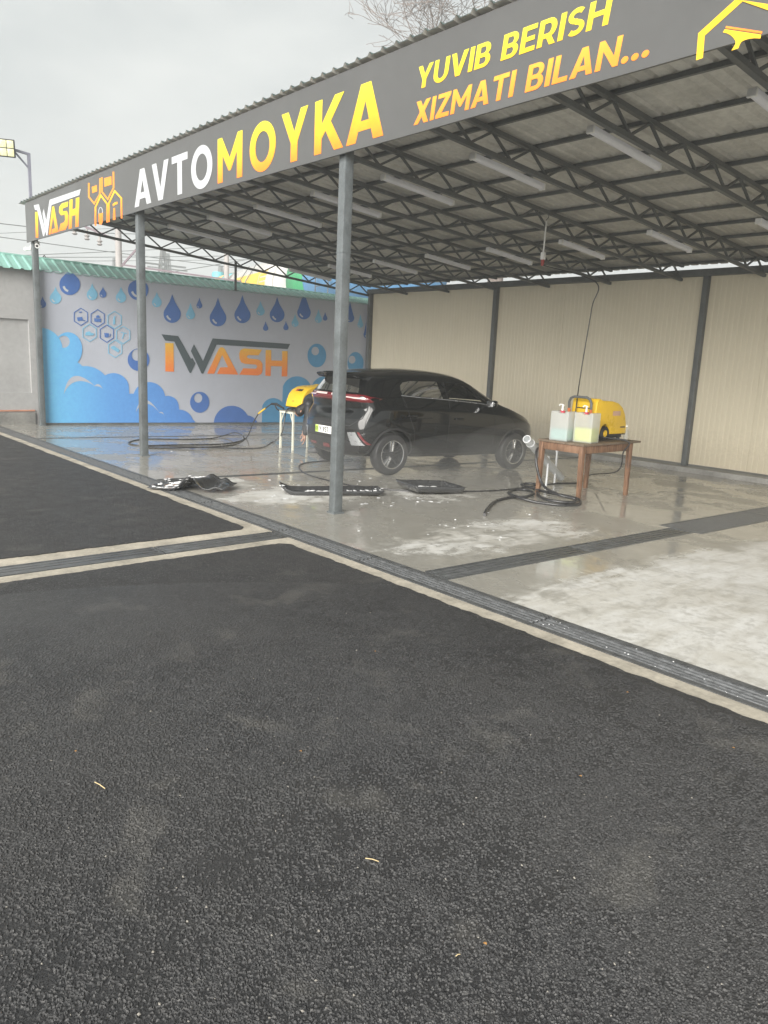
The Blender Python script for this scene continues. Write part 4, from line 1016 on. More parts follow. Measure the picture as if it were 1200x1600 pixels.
CH = 86.4
car = thing('car', (7.56, 4.03, fz(4.03)), 'wet black five door hatchback parked nose to the cream wall', 'car', None, R(CH)); car.rotation_euler = (0, math.atan(FK), R(CH))
def mk(xs): return [Vector(p) for p in xs]
def side(x, ys, zs, top):
    return [(x, 0, .22)] + [(x, y, z) for y, z in zip(ys, zs)] + top
COLS = [
 [(-1.85,0,.25),(-1.95,0,.27),(-2.03,0,.48),(-2.05,0,.80),(-1.98,0,1.17),(-1.78,0,1.47),(-1.77,0,1.52),(-1.6,0,1.58),(-1.4,0,1.60)],
 [(-1.75,0,.22),(-1.93,.5,.27),(-2.01,.54,.48),(-2.02,.55,.80),(-1.95,.54,1.17),(-1.75,.45,1.46),(-1.73,.43,1.51),(-1.5,.32,1.575),(-1.25,0,1.61)],
 [(-1.6,0,.22),(-1.83,.75,.27),(-1.89,.83,.48),(-1.885,.845,.82),(-1.83,.785,1.17),(-1.66,.63,1.44),(-1.62,.58,1.49),(-1.35,.44,1.57),(-1.1,0,1.62)],
 [(-1.5,0,.22),(-1.62,.83,.26),(-1.64,.885,.48),(-1.63,.90,.84),(-1.58,.83,1.18),(-1.45,.67,1.45),(-1.42,.615,1.51),(-1.15,.45,1.59),(-.9,0,1.63)],
 [(-1.3,0,.22),(-1.33,.84,.24),(-1.35,.91,.48),(-1.35,.925,.85),(-1.3,.835,1.18),(-1.18,.68,1.46),(-1.14,.625,1.53),(-.9,.45,1.605),(-.7,0,1.64)],
 side(-.85,(.83,.885,.895,.825),(.22,.48,.84,1.165),[(-.78,.69,1.475),(-.75,.635,1.545),(-.55,.45,1.61),(-.4,0,1.64)]),
 side(-.2,(.83,.875,.885,.82),(.21,.48,.82,1.14),[(-.18,.69,1.475),(-.16,.635,1.545),(-.1,.45,1.60),(-.05,0,1.625)]),
 side(.42,(.83,.875,.885,.815),(.21,.48,.80,1.115),[(.28,.675,1.44),(.24,.62,1.505),(.22,.45,1.555),(.25,0,1.575)]),
 side(.92,(.83,.88,.89,.81),(.22,.48,.79,1.09),[(.62,.645,1.30),(.56,.59,1.36),(.56,.43,1.42),(.6,0,1.44)]),
 side(1.2,(.84,.90,.91,.81),(.23,.48,.78,1.06),[(1.02,.68,1.11),(.98,.62,1.155),(1.02,.43,1.19),(1.08,0,1.21)]),
 side(1.42,(.84,.905,.91,.80),(.24,.48,.77,.985),[(1.35,.68,1.03),(1.35,.6,1.045),(1.38,.42,1.06),(1.42,0,1.075)]),
 side(1.74,(.80,.85,.85,.75),(.24,.47,.72,.885),[(1.72,.64,.94),(1.72,.56,.955),(1.74,.4,.97),(1.76,0,.98)]),
 [(1.7,0,.22),(1.9,.66,.24),(1.96,.72,.46),(1.95,.70,.64),(1.9,.64,.78),(1.88,.56,.84),(1.88,.5,.855),(1.92,.36,.87),(1.96,0,.88)],
 [(1.85,0,.22),(2.0,0,.24),(2.09,0,.46),(2.09,0,.6),(2.07,0,.7),(2.05,0,.75),(2.05,0,.77),(2.03,0,.8),(2.0,0,.83)]]
for i_, c_ in enumerate(COLS):        # a waist between bumper and lamp level: hollow at the tail, faintly bulged on the flanks
    a_, b_ = c_[3], c_[4]
    if i_ < 3: mid_ = ((-1.935, -1.905, -1.80)[i_], (0, .53, .80)[i_], .99)
    else: mid_ = ((a_[0]+b_[0])/2, (a_[1]+b_[1])/2+(.028 if b_[1] else 0), (a_[2]+b_[2])/2)
    c_.insert(4, mid_)
    if i_ < 3: c_[3] = (a_[0]-.015, a_[1], .80); c_[5] = (b_[0]-.005, b_[1], 1.175)
def car_body():
    bm = bmesh.new(); nr = 10; V = {}
    def vert(p):
        k = tuple(round(q, 4) for q in p)
        if k not in V: V[k] = bm.verts.new(k)
        return V[k]
    for s in (1, -1):
        for i in range(len(COLS)-1):
            for k in range(nr-1):
                q = []
                for a, b in ((i, k), (i+1, k), (i+1, k+1), (i, k+1)):
                    x, y, z = COLS[a][b]; v = vert((x, s*y, z))
                    if v not in q: q.append(v)
                if len(q) >= 3:
                    try: bm.faces.new(q if s < 0 else q[::-1])
                    except ValueError: pass
    cr = bm.edges.layers.float.new('crease_edge')
    for e in bm.edges:
        zz = [v.co for v in e.verts]
        key = [tuple(round(q, 4) for q in (c.x, abs(c.y), c.z)) for c in zz]
        for i in range(len(COLS)-1):
            for k, w in ((4, .45), (5, .35), (7, .3)):
                pa = tuple(round(q, 4) for q in COLS[i][k]); pb = tuple(round(q, 4) for q in COLS[i+1][k])
                if set((pa, pb)) == set(key): e[cr] = w if i > 1 else .55
    bmesh.ops.recalc_face_normals(bm, faces=bm.faces)
    me = bpy.data.meshes.new('body'); bm.to_mesh(me); bm.free()
    o = bpy.data.objects.new('tmp_body', me); COL.objects.link(o)
    md = o.modifiers.new('s', 'SUBSURF'); md.levels = 3; md.render_levels = 3
    return o
def bake(o, name):
    dg = bpy.context.evaluated_depsgraph_get(); dg.update()
    me = bpy.data.meshes.new_from_object(o.evaluated_get(dg)); me.name = name; return me
tb = car_body(); bpy.context.view_layer.update()
smooth_me = bake(tb, 'car_smooth'); bpy.data.objects.remove(tb)
BVH = BVHTree.FromPolygons([v.co.copy() for v in smooth_me.vertices], [tuple(p.vertices) for p in smooth_me.polygons])
def cutter(mb):
    o = mb.build('tmp_cut', M_INT); return o
def xz(u, v, d): return Vector((u, d, v))
def yz(u, v, d): return Vector((d, u, v))
WIN_R = [(-1.16,1.235),(-1.175,1.30),(-1.16,1.37),(-1.10,1.415),(-.95,1.438),(-.42,1.452),(-.35,1.195),(-.7,1.215)]
WIN_F = [(-.26,1.450),(-.19,1.175),(.30,1.155),(.70,1.125),(.66,1.16),(.45,1.285),(.24,1.395),(.10,1.44)]
WIN_B = [(-.60,1.235),(.60,1.235),(.56,1.30),(.46,1.435),(-.46,1.435),(-.56,1.30)]
WIN_W = [(-.66,1.14),(.66,1.14),(.55,1.43),(-.55,1.43)]
cuts = [cutter(MB().prism([(-1.66,.72),(-1.62,1.2),(-1.5,1.38),(-1.2,1.50),(.15,1.48),(.45,1.38),(.95,1.12),(1.0,.72)], -.60, .60, xz)),
        cutter(MB().prism(WIN_R, -1.2, 1.2, xz)), cutter(MB().prism(WIN_F, -1.2, 1.2, xz)),
        cutter(MB().prism(WIN_B, -2.4, -1.45, yz)), cutter(MB().prism(WIN_W, .35, 1.5, yz))]
for x in (-1.36, 1.32):
    for s in (-1, 1):
        cuts.append(cutter(MB().lathe([(0, s*.60), (.365, s*.60), (.365, s*1.1), (0, s*1.1)], 36, c=(x, 0, .335), axis='Y')))
body = bpy.data.objects.new('tmp_b', smooth_me); COL.objects.link(body)
for i, c in enumerate(cuts):
    md = body.modifiers.new('b%d' % i, 'BOOLEAN'); md.operation = 'DIFFERENCE'; md.object = c; md.solver = 'EXACT'
bpy.context.view_layer.update()
bme = bake(body, 'body'); bpy.data.objects.remove(body)
for c in cuts: bpy.data.objects.remove(c)
bme.materials.clear(); bme.materials.append(M_PAINT); bme.materials.append(M_INT)
for p in bme.polygons:
    c = p.center; p.material_index = 1 if (abs(c.y) < .601 and -1.67 < c.x < 1.01 and .71 < c.z < 1.505 and BVH.find_nearest(c)[3] > .02) else 0
bme.shade_smooth(); bme.set_sharp_from_angle(angle=R(38))
bodyo = link(bpy.data.objects.new('body', bme), car)
def conform(name, poly, axis, sgn, mat, off=.004, cuts_=3, parent=None, thick=.0):
    """a panel that follows the bodywork: outline seen along an axis, dropped onto the surface"""
    bm = bmesh.new(); vs = [bm.verts.new((u, v, 0)) for u, v in poly]; f = bm.faces.new(vs)
    bmesh.ops.triangulate(bm, faces=bm.faces[:])
    for _ in range(cuts_): bmesh.ops.subdivide_edges(bm, edges=[e for e in bm.edges if e.calc_length() > .07], cuts=1, use_grid_fill=True)
    bmesh.ops.triangulate(bm, faces=bm.faces[:])
    for v in bm.verts:
        u, w = v.co.x, v.co.y
        if axis == 'y': o_, d_ = Vector((u, sgn*1.5, w)), Vector((0, -sgn, 0))
        else: o_, d_ = Vector((sgn*2.8, u, w)), Vector((-sgn, 0, 0))
        h = BVH.ray_cast(o_, d_)
        if h[0] is None: h = BVH.find_nearest(o_+d_*.6)
        nn = h[1] if h[1].dot(d_) < 0 else -h[1]
        v.co = h[0] + nn*off
    me = bpy.data.meshes.new(name); bm.to_mesh(me); bm.free(); me.materials.append(mat); me.shade_smooth()
    o = link(bpy.data.objects.new(name, me), parent or car)
    if thick:
        md = o.modifiers.new('t', 'SOLIDIFY'); md.thickness = thick; md.offset = 1
    return o
def grow(poly, k):
    cx = sum(p[0] for p in poly)/len(poly); cy = sum(p[1] for p in poly)/len(poly)
    return [(cx+(x-cx)*(1+k/max(.05, abs(x-cx)+abs(y-cy))), cy+(y-cy)*(1+k/max(.05, abs(x-cx)+abs(y-cy)))) for x, y in poly]
for s in (-1, 1):
    conform('side_window', grow(WIN_R, .008), 'y', s, M_GLASS); conform('side_window', grow(WIN_F, .008), 'y', s, M_GLASS)
conform('rear_window', grow(WIN_B, .008), 'x', -1, M_GLASSD); conform('windscreen', grow(WIN_W, .008), 'x', 1, M_GLASS)
# seams, handles, lamps, trim on both sides
def strip(pts, w): return ribbon(pts, w)[0]
for s in (-1, 1):
    conform('window_trim', strip([(-1.20,1.222),(-.9,1.205),(-.35,1.182),(.3,1.142),(.74,1.108)], .014), 'y', s, M_SILV, .006, 2)
    conform('door_seam', strip([(-.27,1.45),(-.22,1.15),(-.24,.7),(-.24,.32)], .010), 'y', s, M_INT, .002, 2)
    conform('door_seam', strip([(.74,1.09),(.80,.85),(.78,.32)], .010), 'y', s, M_INT, .002, 2)
    conform('door_seam', strip([(-1.18,1.22),(-1.08,.92),(-.96,.68),(-.92,.34)], .010), 'y', s, M_INT, .002, 2)
    conform('sill_trim', strip([(-.92,.30),(.9,.295)], .05), 'y', s, M_TRIM, .006, 2)
    for x0, z0 in ((-1.02, .915), (-.02, .875)): conform('door_handle', [(x0-.09,z0-.014),(x0+.09,z0-.018),(x0+.10,z0+.004),(x0+.08,z0+.018),(x0-.08,z0+.022),(x0-.10,z0+.006)], 'y', s, M_PAINT, .018, 1, thick=.012)
    for xw in (-1.36, 1.32):
        ar = arc(xw, .335, .385, .385, -8, 188, 24); conform('arch_trim', strip(ar, .035), 'y', s, M_TRIM, .006, 1)
# rear end
conform('light_bar', [(-.80,1.10),(.80,1.10),(.83,1.16),(.72,1.205),(-.72,1.205),(-.83,1.16)], 'x', -1, M_REDL, .010, 4, thick=.006)
conform('glint_strip', strip([(-.74,1.155),(-.42,1.165),(-.40,1.185),(-.06,1.185)], .018), 'x', -1, M_GLINT, .020, 3); conform('glint_strip', strip([(.74,1.155),(.42,1.165),(.40,1.185),(.06,1.185)], .018), 'x', -1, M_GLINT, .020, 3)  # white reflection on the lamp, put in as a pale strip
conform('tailgate_seam', strip([(-.78,1.09),(-.76,.86),(-.60,.74),(.60,.74),(.76,.86),(.78,1.09)], .010), 'x', -1, M_INT, .003, 3)
conform('bumper_trim', [(-.66,.30),(.66,.30),(.74,.44),(.52,.52),(-.52,.52),(-.74,.44)], 'x', -1, M_TRIM, .008, 4)
for s in (-1, 1):
    conform('bumper_insert', [(s*.56,.64),(s*.70,.655),(s*.80,.46),(s*.62,.45)], 'x', -1, M_SILV, .010, 2)
    conform('reflector', [(s*.725,.655),(s*.755,.655),(s*.845,.475),(s*.815,.475)], 'x', -1, M_REDL, .014, 3)
conform('fog_lamp', [(-.10,.36),(.10,.36),(.08,.42),(-.08,.42)], 'x', -1, M_REDL, .014, 1)
conform('reflector', [(.30,.38),(.52,.38),(.50,.42),(.30,.42)], 'x', -1, M_REDL, .016, 1)
# number plate
pl = MB().box((-2.045, 0, .63), (.012, .52, .115)).build('number_plate', M_WHITE, car, bevel=.003)
def plfn(u, v, d): return Vector((-2.0515-d, -u, v))
M_INKP = plain('plate_ink', (.02, .02, .022), .6); M_LIME = plain('plate_lime', (.50, .72, .08), .5)
flat_shape('plate_field', [[[(-.255,.576),(-.165,.576),(-.165,.684),(-.255,.684)]]], plfn, 0, .001, M_LIME, pl, world=False)
def ptxt(tx, u0, u1, v0, v1, d): put_word_l('plate_text', tx, u0, u1, v0, v1, d)
def put_word_l(nm, tx, u0, u1, v0, v1, d):
    gl, W = word(tx, .14); su = (u1-u0)/W; h = v1-v0
    flat_shape(nm, [[[(u0+(x+a)*su, v0+b*h) for a, b in c] for c in cs] for x, cs in gl], plfn, d, d+.001, M_INKP, pl, world=False)
put_word_l('plate_text', '01', -.245, -.175, .60, .66, .0012); put_word_l('plate_text', 'Y 957', -.145, .12, .59, .67, 0.0)
# spoiler, aerial, mirrors, seats
sp = MB(); prof = [(-1.50,1.545),(-1.72,1.535),(-1.93,1.515),(-1.94,1.495),(-1.80,1.475),(-1.62,1.47)]
n = len(prof); rows = []
for yy, dx, dz in ((-.60, .13, -.055), (-.50, .02, -.012), (-.25, 0, .012), (0, 0, .018), (.25, 0, .012), (.50, .02, -.012), (.60, .13, -.055)):
    rows.append([(x+dx, yy, z+dz) for x, z in prof])
for r_ in rows: sp.v += [Vector(p) for p in r_]
for j in range(len(rows)-1):
    for i in range(n): sp.f.append((j*n+i, j*n+(i+1) % n, (j+1)*n+(i+1) % n, (j+1)*n+i))
sp.f += [tuple(range(n)), tuple((len(rows)-1)*n+i for i in reversed(range(n)))]; sp.m = [0]*len(sp.f)
sp.build('spoiler', M_PAINT, car, smooth=True, sharp=50)
for s in (-1, 1):
    mr = MB(); mr.box((.60, s*.985, 1.135), (.11, .19, .125)); mo = mr.build('mirror', M_PAINT, car, bevel=.04, bseg=3)
    MB().box((.543, s*.985, 1.135), (.004, .15, .09)).build('mirror_glass', M_RIML, mo, bevel=.002)
    MB().bar((.62, s*.80, 1.10), (.61, s*.93, 1.11), .05, .03).build('mirror_stalk', M_TRIM, mo)
    se = MB(); se.prism([(-.10,.74),(-.36,1.30),(-.34,1.345),(-.27,1.34),(.0,.80),(.45,.78),(.45,.735)], s*.14, s*.52, xz); so = se.build('seat', M_INT, car, bevel=.03)
    MB().prism([(-.375,1.32),(-.40,1.43),(-.36,1.45),(-.31,1.44),(-.30,1.33)], s*.22, s*.44, xz).build('headrest', M_INT, so, bevel=.02)
se = MB().prism([(-1.25,.74),(-1.42,1.22),(-1.36,1.26),(-1.30,1.24),(-1.12,.82),(-.75,.80),(-.75,.735)], -.52, .52, xz).build('rear_seat', M_INT, car, bevel=.03)
MB().lathe([(.165, -.014), (.18, -.014), (.185, 0), (.18, .014), (.165, .014)], 24, c=(.50, .33, 1.06), axis='X').build('steering_wheel', M_INT, car, smooth=True)
# wheels
def wheel(x, s):
    w = MB().lathe([(.205, -.09), (.255, -.098), (.300, -.088), (.318, -.06), (.322, 0), (.318, .06), (.300, .088), (.255, .098), (.205, .09)], 48, axis='Y')
    wo = w.build('wheel', M_TYRE, car, smooth=True); wo.location = (x, s*.80, .322)
    MB().lathe([(.0, s*.02), (.19, s*.02), (.205, s*.06), (.212, s*.092), (.222, s*.094), (.222, s*.08)], 40, axis='Y').build('rim', M_RIM, wo, smooth=True)
    MB().lathe([(.205, s*.0935), (.2135, s*.098), (.219, s*.0975), (.2195, s*.0945)], 40, axis='Y').build('rim_edge', M_RIML, wo, smooth=True)
    hub = MB().lathe([(0, s*.085), (.03, s*.085), (.045, s*.075), (.05, s*.0202)], 20, axis='Y').build('hub', M_RIM, wo, smooth=True)
    for k in range(5):
        a_ = 2*math.pi*k/5+.35; sk = MB()
        c_, s_ = math.cos(a_), math.sin(a_)
        pf = [(.045, -.028), (.205, -.045), (.205, -.012), (.06, -.006), (.06, .006), (.205, .012), (.205, .045), (.045, .028)]
        sk.prism([(u*c_-v*s_, u*s_+v*c_) for u, v in pf], s*.0203, s*.082, xz).build('spoke', M_RIML if k in (1, 3) else M_RIM, wo, bevel=.004)
for x in (-1.36, 1.32):
    for s in (-1, 1): wheel(x, s)
for s in (-1, 1):
    MB().tube([(-1.36, 0, .32), (-1.36, s*.7, .32)], .04, 8).build('axle', M_INT, car); MB().tube([(1.32, 0, .32), (1.32, s*.7, .32)], .04, 8).build('axle', M_INT, car)

# ================================================================== person bending down behind the car
def flesh(name, parts, mat, parent, vox=.013, smooth=6):
    """one continuous surface grown round tapered limbs: [(p0, r0, p1, r1), ...]; a radius may be (across, along-z)"""
    q = MB()
    for p0, r0, p1, r1 in parts:
        p0, p1 = Vector(p0), Vector(p1); d = p1-p0; L = max(d.length, 1e-4); d = d/L if d.length > 1e-4 else Vector((0, 0, 1))
        pts, rad = [], []
        for k in range(6): a = math.pi/2*(1-k/6); pts.append(p0-d*r0*math.sin(a)); rad.append(max(.002, r0*math.cos(a)))
        for k in range(7): pts.append(p0+d*L*k/6); rad.append(r0+(r1-r0)*k/6)
        for k in range(1, 7): a = math.pi/2*k/6; pts.append(p1+d*r1*math.sin(a)); rad.append(max(.002, r1*math.cos(a)))
        q.tube(pts, .1, 14, radii=rad)
    o = q.build(name, mat)
    md = o.modifiers.new('r', 'REMESH'); md.mode = 'VOXEL'; md.voxel_size = vox
    ms = o.modifiers.new('s', 'SMOOTH'); ms.iterations = smooth; ms.factor = .5
    bpy.context.view_layer.update(); m2 = bake(o, name); m2.materials.clear(); m2.materials.append(mat); m2.shade_smooth()
    bpy.data.objects.remove(o); return link(bpy.data.objects.new(name, m2), parent)
pf = on_floor(484, 706); ra = math.atan2(RT.y, RT.x)
man = thing('person', pf, 'person in dark jacket and jeans bending down beside the black car', 'person', None, ra)    # local x = to the right, -y = towards the viewer
M_SKIN = plain('skin', (.36, .20, .14), .55, var=.1); M_JKT = plain('dark_jacket', (.022, .024, .028), .6, var=.3, scale=12, bump=.3, bscale=30)
M_JEAN = plain('dark_blue_jeans', (.035, .05, .095), .75, var=.25, scale=14); M_SHOE = plain('grey_work_shoe', (.05, .052, .055), .6); M_HAIR = plain('dark_hair', (.015, .013, .012), .6, var=.3, scale=60)
PT = {'pel': (.36, .02, .86), 'wai': (.20, .02, .93), 'che': (.02, .02, .92), 'nec': (-.09, .02, .86), 'hea': (-.165, .01, .79), 'cro': (-.225, 0, .72),
      'sl': (-.02, -.17, .89), 'el': (-.03, -.20, .60), 'wl': (-.08, -.18, .33), 'sr': (-.02, .20, .89), 'er': (-.08, .22, .62), 'wr': (-.14, .18, .36),
      'tl': (.36, -.08, .82), 'kl': (.16, -.11, .48), 'al': (.24, -.12, .09), 'tr': (.38, .12, .82), 'kr': (.20, .14, .48), 'ar': (.30, .13, .09)}
def limbs(L): return [(PT[a], ra_, PT[b], rb_) for a, ra_, b, rb_ in L]
ARMS = [('che', .10, 'sl', .07), ('sl', .062, 'el', .046), ('el', .044, 'wl', .030), ('che', .10, 'sr', .07), ('sr', .062, 'er', .046), ('er', .044, 'wr', .030)]
LEGS = [('pel', .12, 'tl', .09), ('tl', .088, 'kl', .062), ('kl', .058, 'al', .038), ('pel', .12, 'tr', .09), ('tr', .088, 'kr', .062), ('kr', .058, 'ar', .038)]
face = [((-.215, -.012, .705), .012, (-.262, -.02, .742), .014)]
hands = [(PT['wl'], .028, (-.085, -.18, .25), .034), (PT['wr'], .028, (-.15, .18, .28), .034)]
hands += [((-.085, -.205, .25), .018, (-.085, -.155, .25), .018), ((-.15, .155, .28), .018, (-.15, .205, .28), .018)]
skull = [((-.165, .01, .79), .088, (-.215, .005, .725), .082), ((-.20, .005, .70), .05, (-.235, .0, .735), .05), ((-.17, -.085, .76), .016, (-.175, -.092, .74), .014), ((-.17, .105, .76), .016, (-.175, .11, .74), .014)]
flesh('body', limbs([('pel', .13, 'wai', .13), ('wai', .125, 'che', .14), ('che', .08, 'nec', .055), ('nec', .055, 'hea', .06)] + ARMS + LEGS) + skull + hands + face, M_SKIN, man)
grow_ = lambda L, k: [(a, ra_+k, b, rb_+k) for a, ra_, b, rb_ in L]
arm_j = grow_([('che', .10, 'sl', .07), ('sl', .062, 'el', .050), ('che', .10, 'sr', .07), ('sr', .062, 'er', .050)], .022)
flesh('jacket', limbs(grow_([('wai', .13, 'che', .145), ('che', .11, 'nec', .05)], .025) + arm_j) + [((.33, .02, .88), .155, PT['wai'], .158), (PT['el'], .072, (-.073, -.183, .365), .052), (PT['er'], .072, (-.128, .186, .395), .052)], M_JKT, man)
flesh('jeans', limbs(grow_(LEGS, .016)) + [(PT['pel'], .14, (.34, .02, .87), .14)], M_JEAN, man)
for s, y in (('l', -.12), ('r', .13)):
    x = PT['a'+s][0]; sh = MB().prism([(x-.26, .0), (x-.27, .05), (x-.20, .085), (x-.08, .11), (x+.06, .12), (x+.07, .0)], y-.05, y+.05, xz); sh.build('shoe', M_SHOE, man, bevel=.02)
flesh('hair', [((-.135, .01, .815), .084, (-.19, .005, .765), .098), ((-.19, .005, .765), .098, (-.205, .0, .735), .088)], M_HAIR, man, .010)
for s, (hx, hy, hz) in (('l', (-.085, -.18, .25)), ('r', (-.15, .18, .28))):      # five fingers each, loosely curled
    for i, (dy, L) in enumerate(((-.030, .070), (-.010, .082), (.010, .078), (.030, .062))):
        MB().tube([(hx, hy+dy, hz-.01), (hx-.006, hy+dy*1.1, hz-.045), (hx-.004-.018, hy+dy*1.1, hz-.045-L*.38), (hx-.045, hy+dy*1.05, hz-.05-L*.6)], .0085, 7, radii=[.0095, .0092, .0085, .006]).build('finger', M_SKIN, man, smooth=True)
    MB().tube([(hx-.012, hy-.030, hz+.025), (hx-.035, hy-.052, hz-.005), (hx-.05, hy-.055, hz-.040)], .010, 7, radii=[.012, .0105, .008]).build('thumb', M_SKIN, man, smooth=True)

# ================================================================== pressure washers
M_YEL = plain('washer_yellow', (.74, .47, .02), .35, var=.07, scale=5)
M_PINK = plain('faded_label', (.52, .33, .24), .5, var=.1); M_INK = plain('label_ink', (.03, .03, .03), .5); M_ORNG = plain('orange_tape', (.62, .16, .04), .5); M_REDM = plain('red_mark', (.45, .05, .03), .5)
def washer(loc, rz, k, label, grp, kz=1.0, handle=True):
    t = thing('pressure_washer', loc, label, 'pressure washer', grp, rz); t.scale = (k, k, k*kz)
    prof = [(-.44, .10), (-.465, .34), (-.44, .62), (-.41, .665), (-.36, .672), (-.32, .655), (-.27, .642), (0, .632), (.16, .60), (.29, .53), (.38, .42), (.43, .28), (.46, .14), (.46, .10)]
    ar = arc(-.16, .10, .135, .165, 0, 180, 14)
    MB().prism(prof[::-1] + [], -.235, .235, xz) if False else None
    hood = MB(); hood.prism(prof + ar, -.235, .235, xz)
    ho = hood.build('hood', M_YEL, t, bevel=.035, bseg=3)
    MB().span((-.42, -.19, .035), (.40, .19, .13)).build('chassis', M_BLACK, t, bevel=.01)
    MB().span((-.45, -.225, .085), (.455, .225, .0995)).build('base_trim', M_BLACK, t)
    for s in (-1, 1):
        w = MB().lathe([(.055, -.03), (.10, -.036), (.115, -.02), (.118, 0), (.115, .02), (.10, .036), (.055, .03)], 26, axis='Y').build('wheel', M_TYRE, t, smooth=True); w.location = (-.16, s*.215, .118)
        MB().lathe([(0, s*.022), (.02, s*.03), (.03, s*.022), (.06, s*.03), (.066, s*.02), (.066, -s*.02), (0, -s*.02)], 20, axis='Y').build('hub', M_YEL, w, smooth=True)
        q = MB(); q.span((.02, s*.2352, .40), (.24, s*.2362, .475)); q.build('side_label', M_PINK, t)
        q = MB(); q.span((.27, s*.2352, .20), (.41, s*.2362, .222)); q.build('side_mark', M_INK, t)
    q = MB(); q.span((-.4640, -.13, .505), (-.4605, .13, .520)); q.build('back_text_line', M_INK, t)
    for s in (-1, 1): MB().tube([(.36, s*.15, .0), (.36, s*.15, .05)], .03, 10).build('foot', M_BLACK, t)
    if handle:
        pts = [(-.47, -.19, .12), (-.55, -.205, .40), (-.565, -.21, .60), (-.57, -.18, .66), (-.57, -.12, .685), (-.57, .12, .685), (-.57, .18, .66), (-.565, .21, .60), (-.55, .205, .40), (-.47, .19, .12)]
        h = MB().tube(pts, .021, 10).build('handle', M_STEEL, t, smooth=True)
        for s in (-1, 1): MB().tube([(-.5535, s*.2055, .43), (-.560, s*.2075, .50)], .024, 10).build('tape', M_ORNG, h, smooth=True)
    else:
        for pts, m_ in (([(-.09, 0), (-.03, 0), (-.03, .05), (-.09, .05)], M_REDM), ([(-.02, 0), (.03, -.004), (.03, .05), (-.02, .05)], M_INK), ([(.04, .0), (.10, .0), (.09, .05), (.045, .05)], M_INK)):
            q = MB(); q.prism(pts, 0, .003, lambda u, v, d: Vector((.262+.062*(1-v/.05)+d*.8, u, .553-.047*(1-v/.05)+d))); q.build('badge', m_, t)
        MB().lathe([(0, 0), (.012, 0), (.012, .008), (0, .01)], 10, c=(.447, -.02, .25), axis='X').build('knob', M_INK, t)
    return t
# ---- wooden table
M_WOOD = None
def make_wood():
    m, t, b, ob, pos, out = new_mat('worn_red_brown_wood')
    mp = t.new('ShaderNodeMapping'); mp.inputs['Scale'].default_value = (9, 9, 1.2); t.link(pos, mp.inputs['Vector'])
    n = t.noise(mp.outputs[0], 3.0, 8, .7, .6); w = t.noise(pos, 5, 5)
    c = t.ramp(n, [(.3, (.085, .046, .028)), (.5, (.19, .105, .062)), (.7, (.31, .185, .115))])
    c = t.mix(t.maprange(w, .55, .75, 0, .6), c, (.09, .06, .045))
    t.link(c, b.inputs['Base Color']); b.inputs['Roughness'].default_value = .6; t.link(t.bump(n, .3, .004), b.inputs['Normal']); return m
M_WOOD = make_wood(); M_WOODG = plain('weathered_table_top', (.16, .12, .085), .6, var=.4, scale=7)
TX0, TX1, TY0, TY1, TZ = 10.36, 11.13, 3.58, 4.98, .695
TBZ = fz(4.2)
tab = thing('wooden_table', ((TX0+TX1)/2, (TY0+TY1)/2, TBZ), 'worn reddish wooden table carrying canisters and a yellow pressure washer', 'table')
for i in range(5):
    w_ = (TX1-TX0)/5; MB().span((TX0+w_*i+.0015, TY0, TZ-.028), (TX0+w_*(i+1)-.0015, TY1+random.uniform(0, .01), TZ)).build('top_board', M_WOODG, tab, world=True, bevel=.003)
lx0, lx1, ly0, ly1 = TX0+.05, TX1-.05, TY0+.05, TY1-.20
for x in (lx0, lx1):
    for y in (ly0, ly1):
        q = MB(); b0, b1 = .026, .034
        zb_ = fz(y); sx = -.012 if x == lx0 else .012
        q.add([(x+sx+a*b0, y+c*b0, zb_) for a, c in ((-1, -1), (1, -1), (1, 1), (-1, 1))] + [(x+a*b1, y+c*b1, TZ-.0285) for a, c in ((-1, -1), (1, -1), (1, 1), (-1, 1))], [(3, 2, 1, 0), (4, 5, 6, 7), (0, 1, 5, 4), (1, 2, 6, 5), (2, 3, 7, 6), (3, 0, 4, 7)])
        q.build('leg', M_WOOD, tab, world=True, bevel=.004)
for a, b in (((lx0+.035, ly0-.024, TZ-.135), (lx1-.035, ly0+.0, TZ-.030)), ((lx0+.035, ly1, TZ-.135), (lx1-.035, ly1+.024, TZ-.030)), ((lx0-.022, ly0+.035, TZ-.135), (lx0, ly1-.035, TZ-.030)), ((lx1, ly0+.035, TZ-.135), (lx1+.022, ly1-.035, TZ-.030))):
    MB().span(a, b).build('apron', M_WOOD, tab, world=True, bevel=.003)
wx, wy = 10.70, 4.52
washer((wx, wy, TZ), R(90), .88, 'yellow pressure washer with black handle on the wooden table', 'yellow pressure washers')
# ---- canisters
def make_poly(name, c, tr):
    m, t, b, ob, pos, out = new_mat(name)
    d = t.new('ShaderNodeBsdfTranslucent'); d.inputs['Color'].default_value = (*c, 1)
    t.link(t.ramp(t.noise(pos, 40, 4), [(.3, tuple(q*.9 for q in c)), (.7, c)]), b.inputs['Base Color']); b.inputs['Roughness'].default_value = .35
    tp = t.new('ShaderNodeBsdfTransparent')
    m1 = t.new('ShaderNodeMixShader'); m1.inputs[0].default_value = .4; t.link(b.outputs[0], m1.inputs[1]); t.link(d.outputs[0], m1.inputs[2])
    m2 = t.new('ShaderNodeMixShader'); m2.inputs[0].default_value = tr; t.link(m1.outputs[0], m2.inputs[1]); t.link(tp.outputs[0], m2.inputs[2])
    t.link(m2.outputs[0], out.inputs['Surface']); return m
M_POLY = make_poly('milky_plastic', (.84, .86, .84), .38)
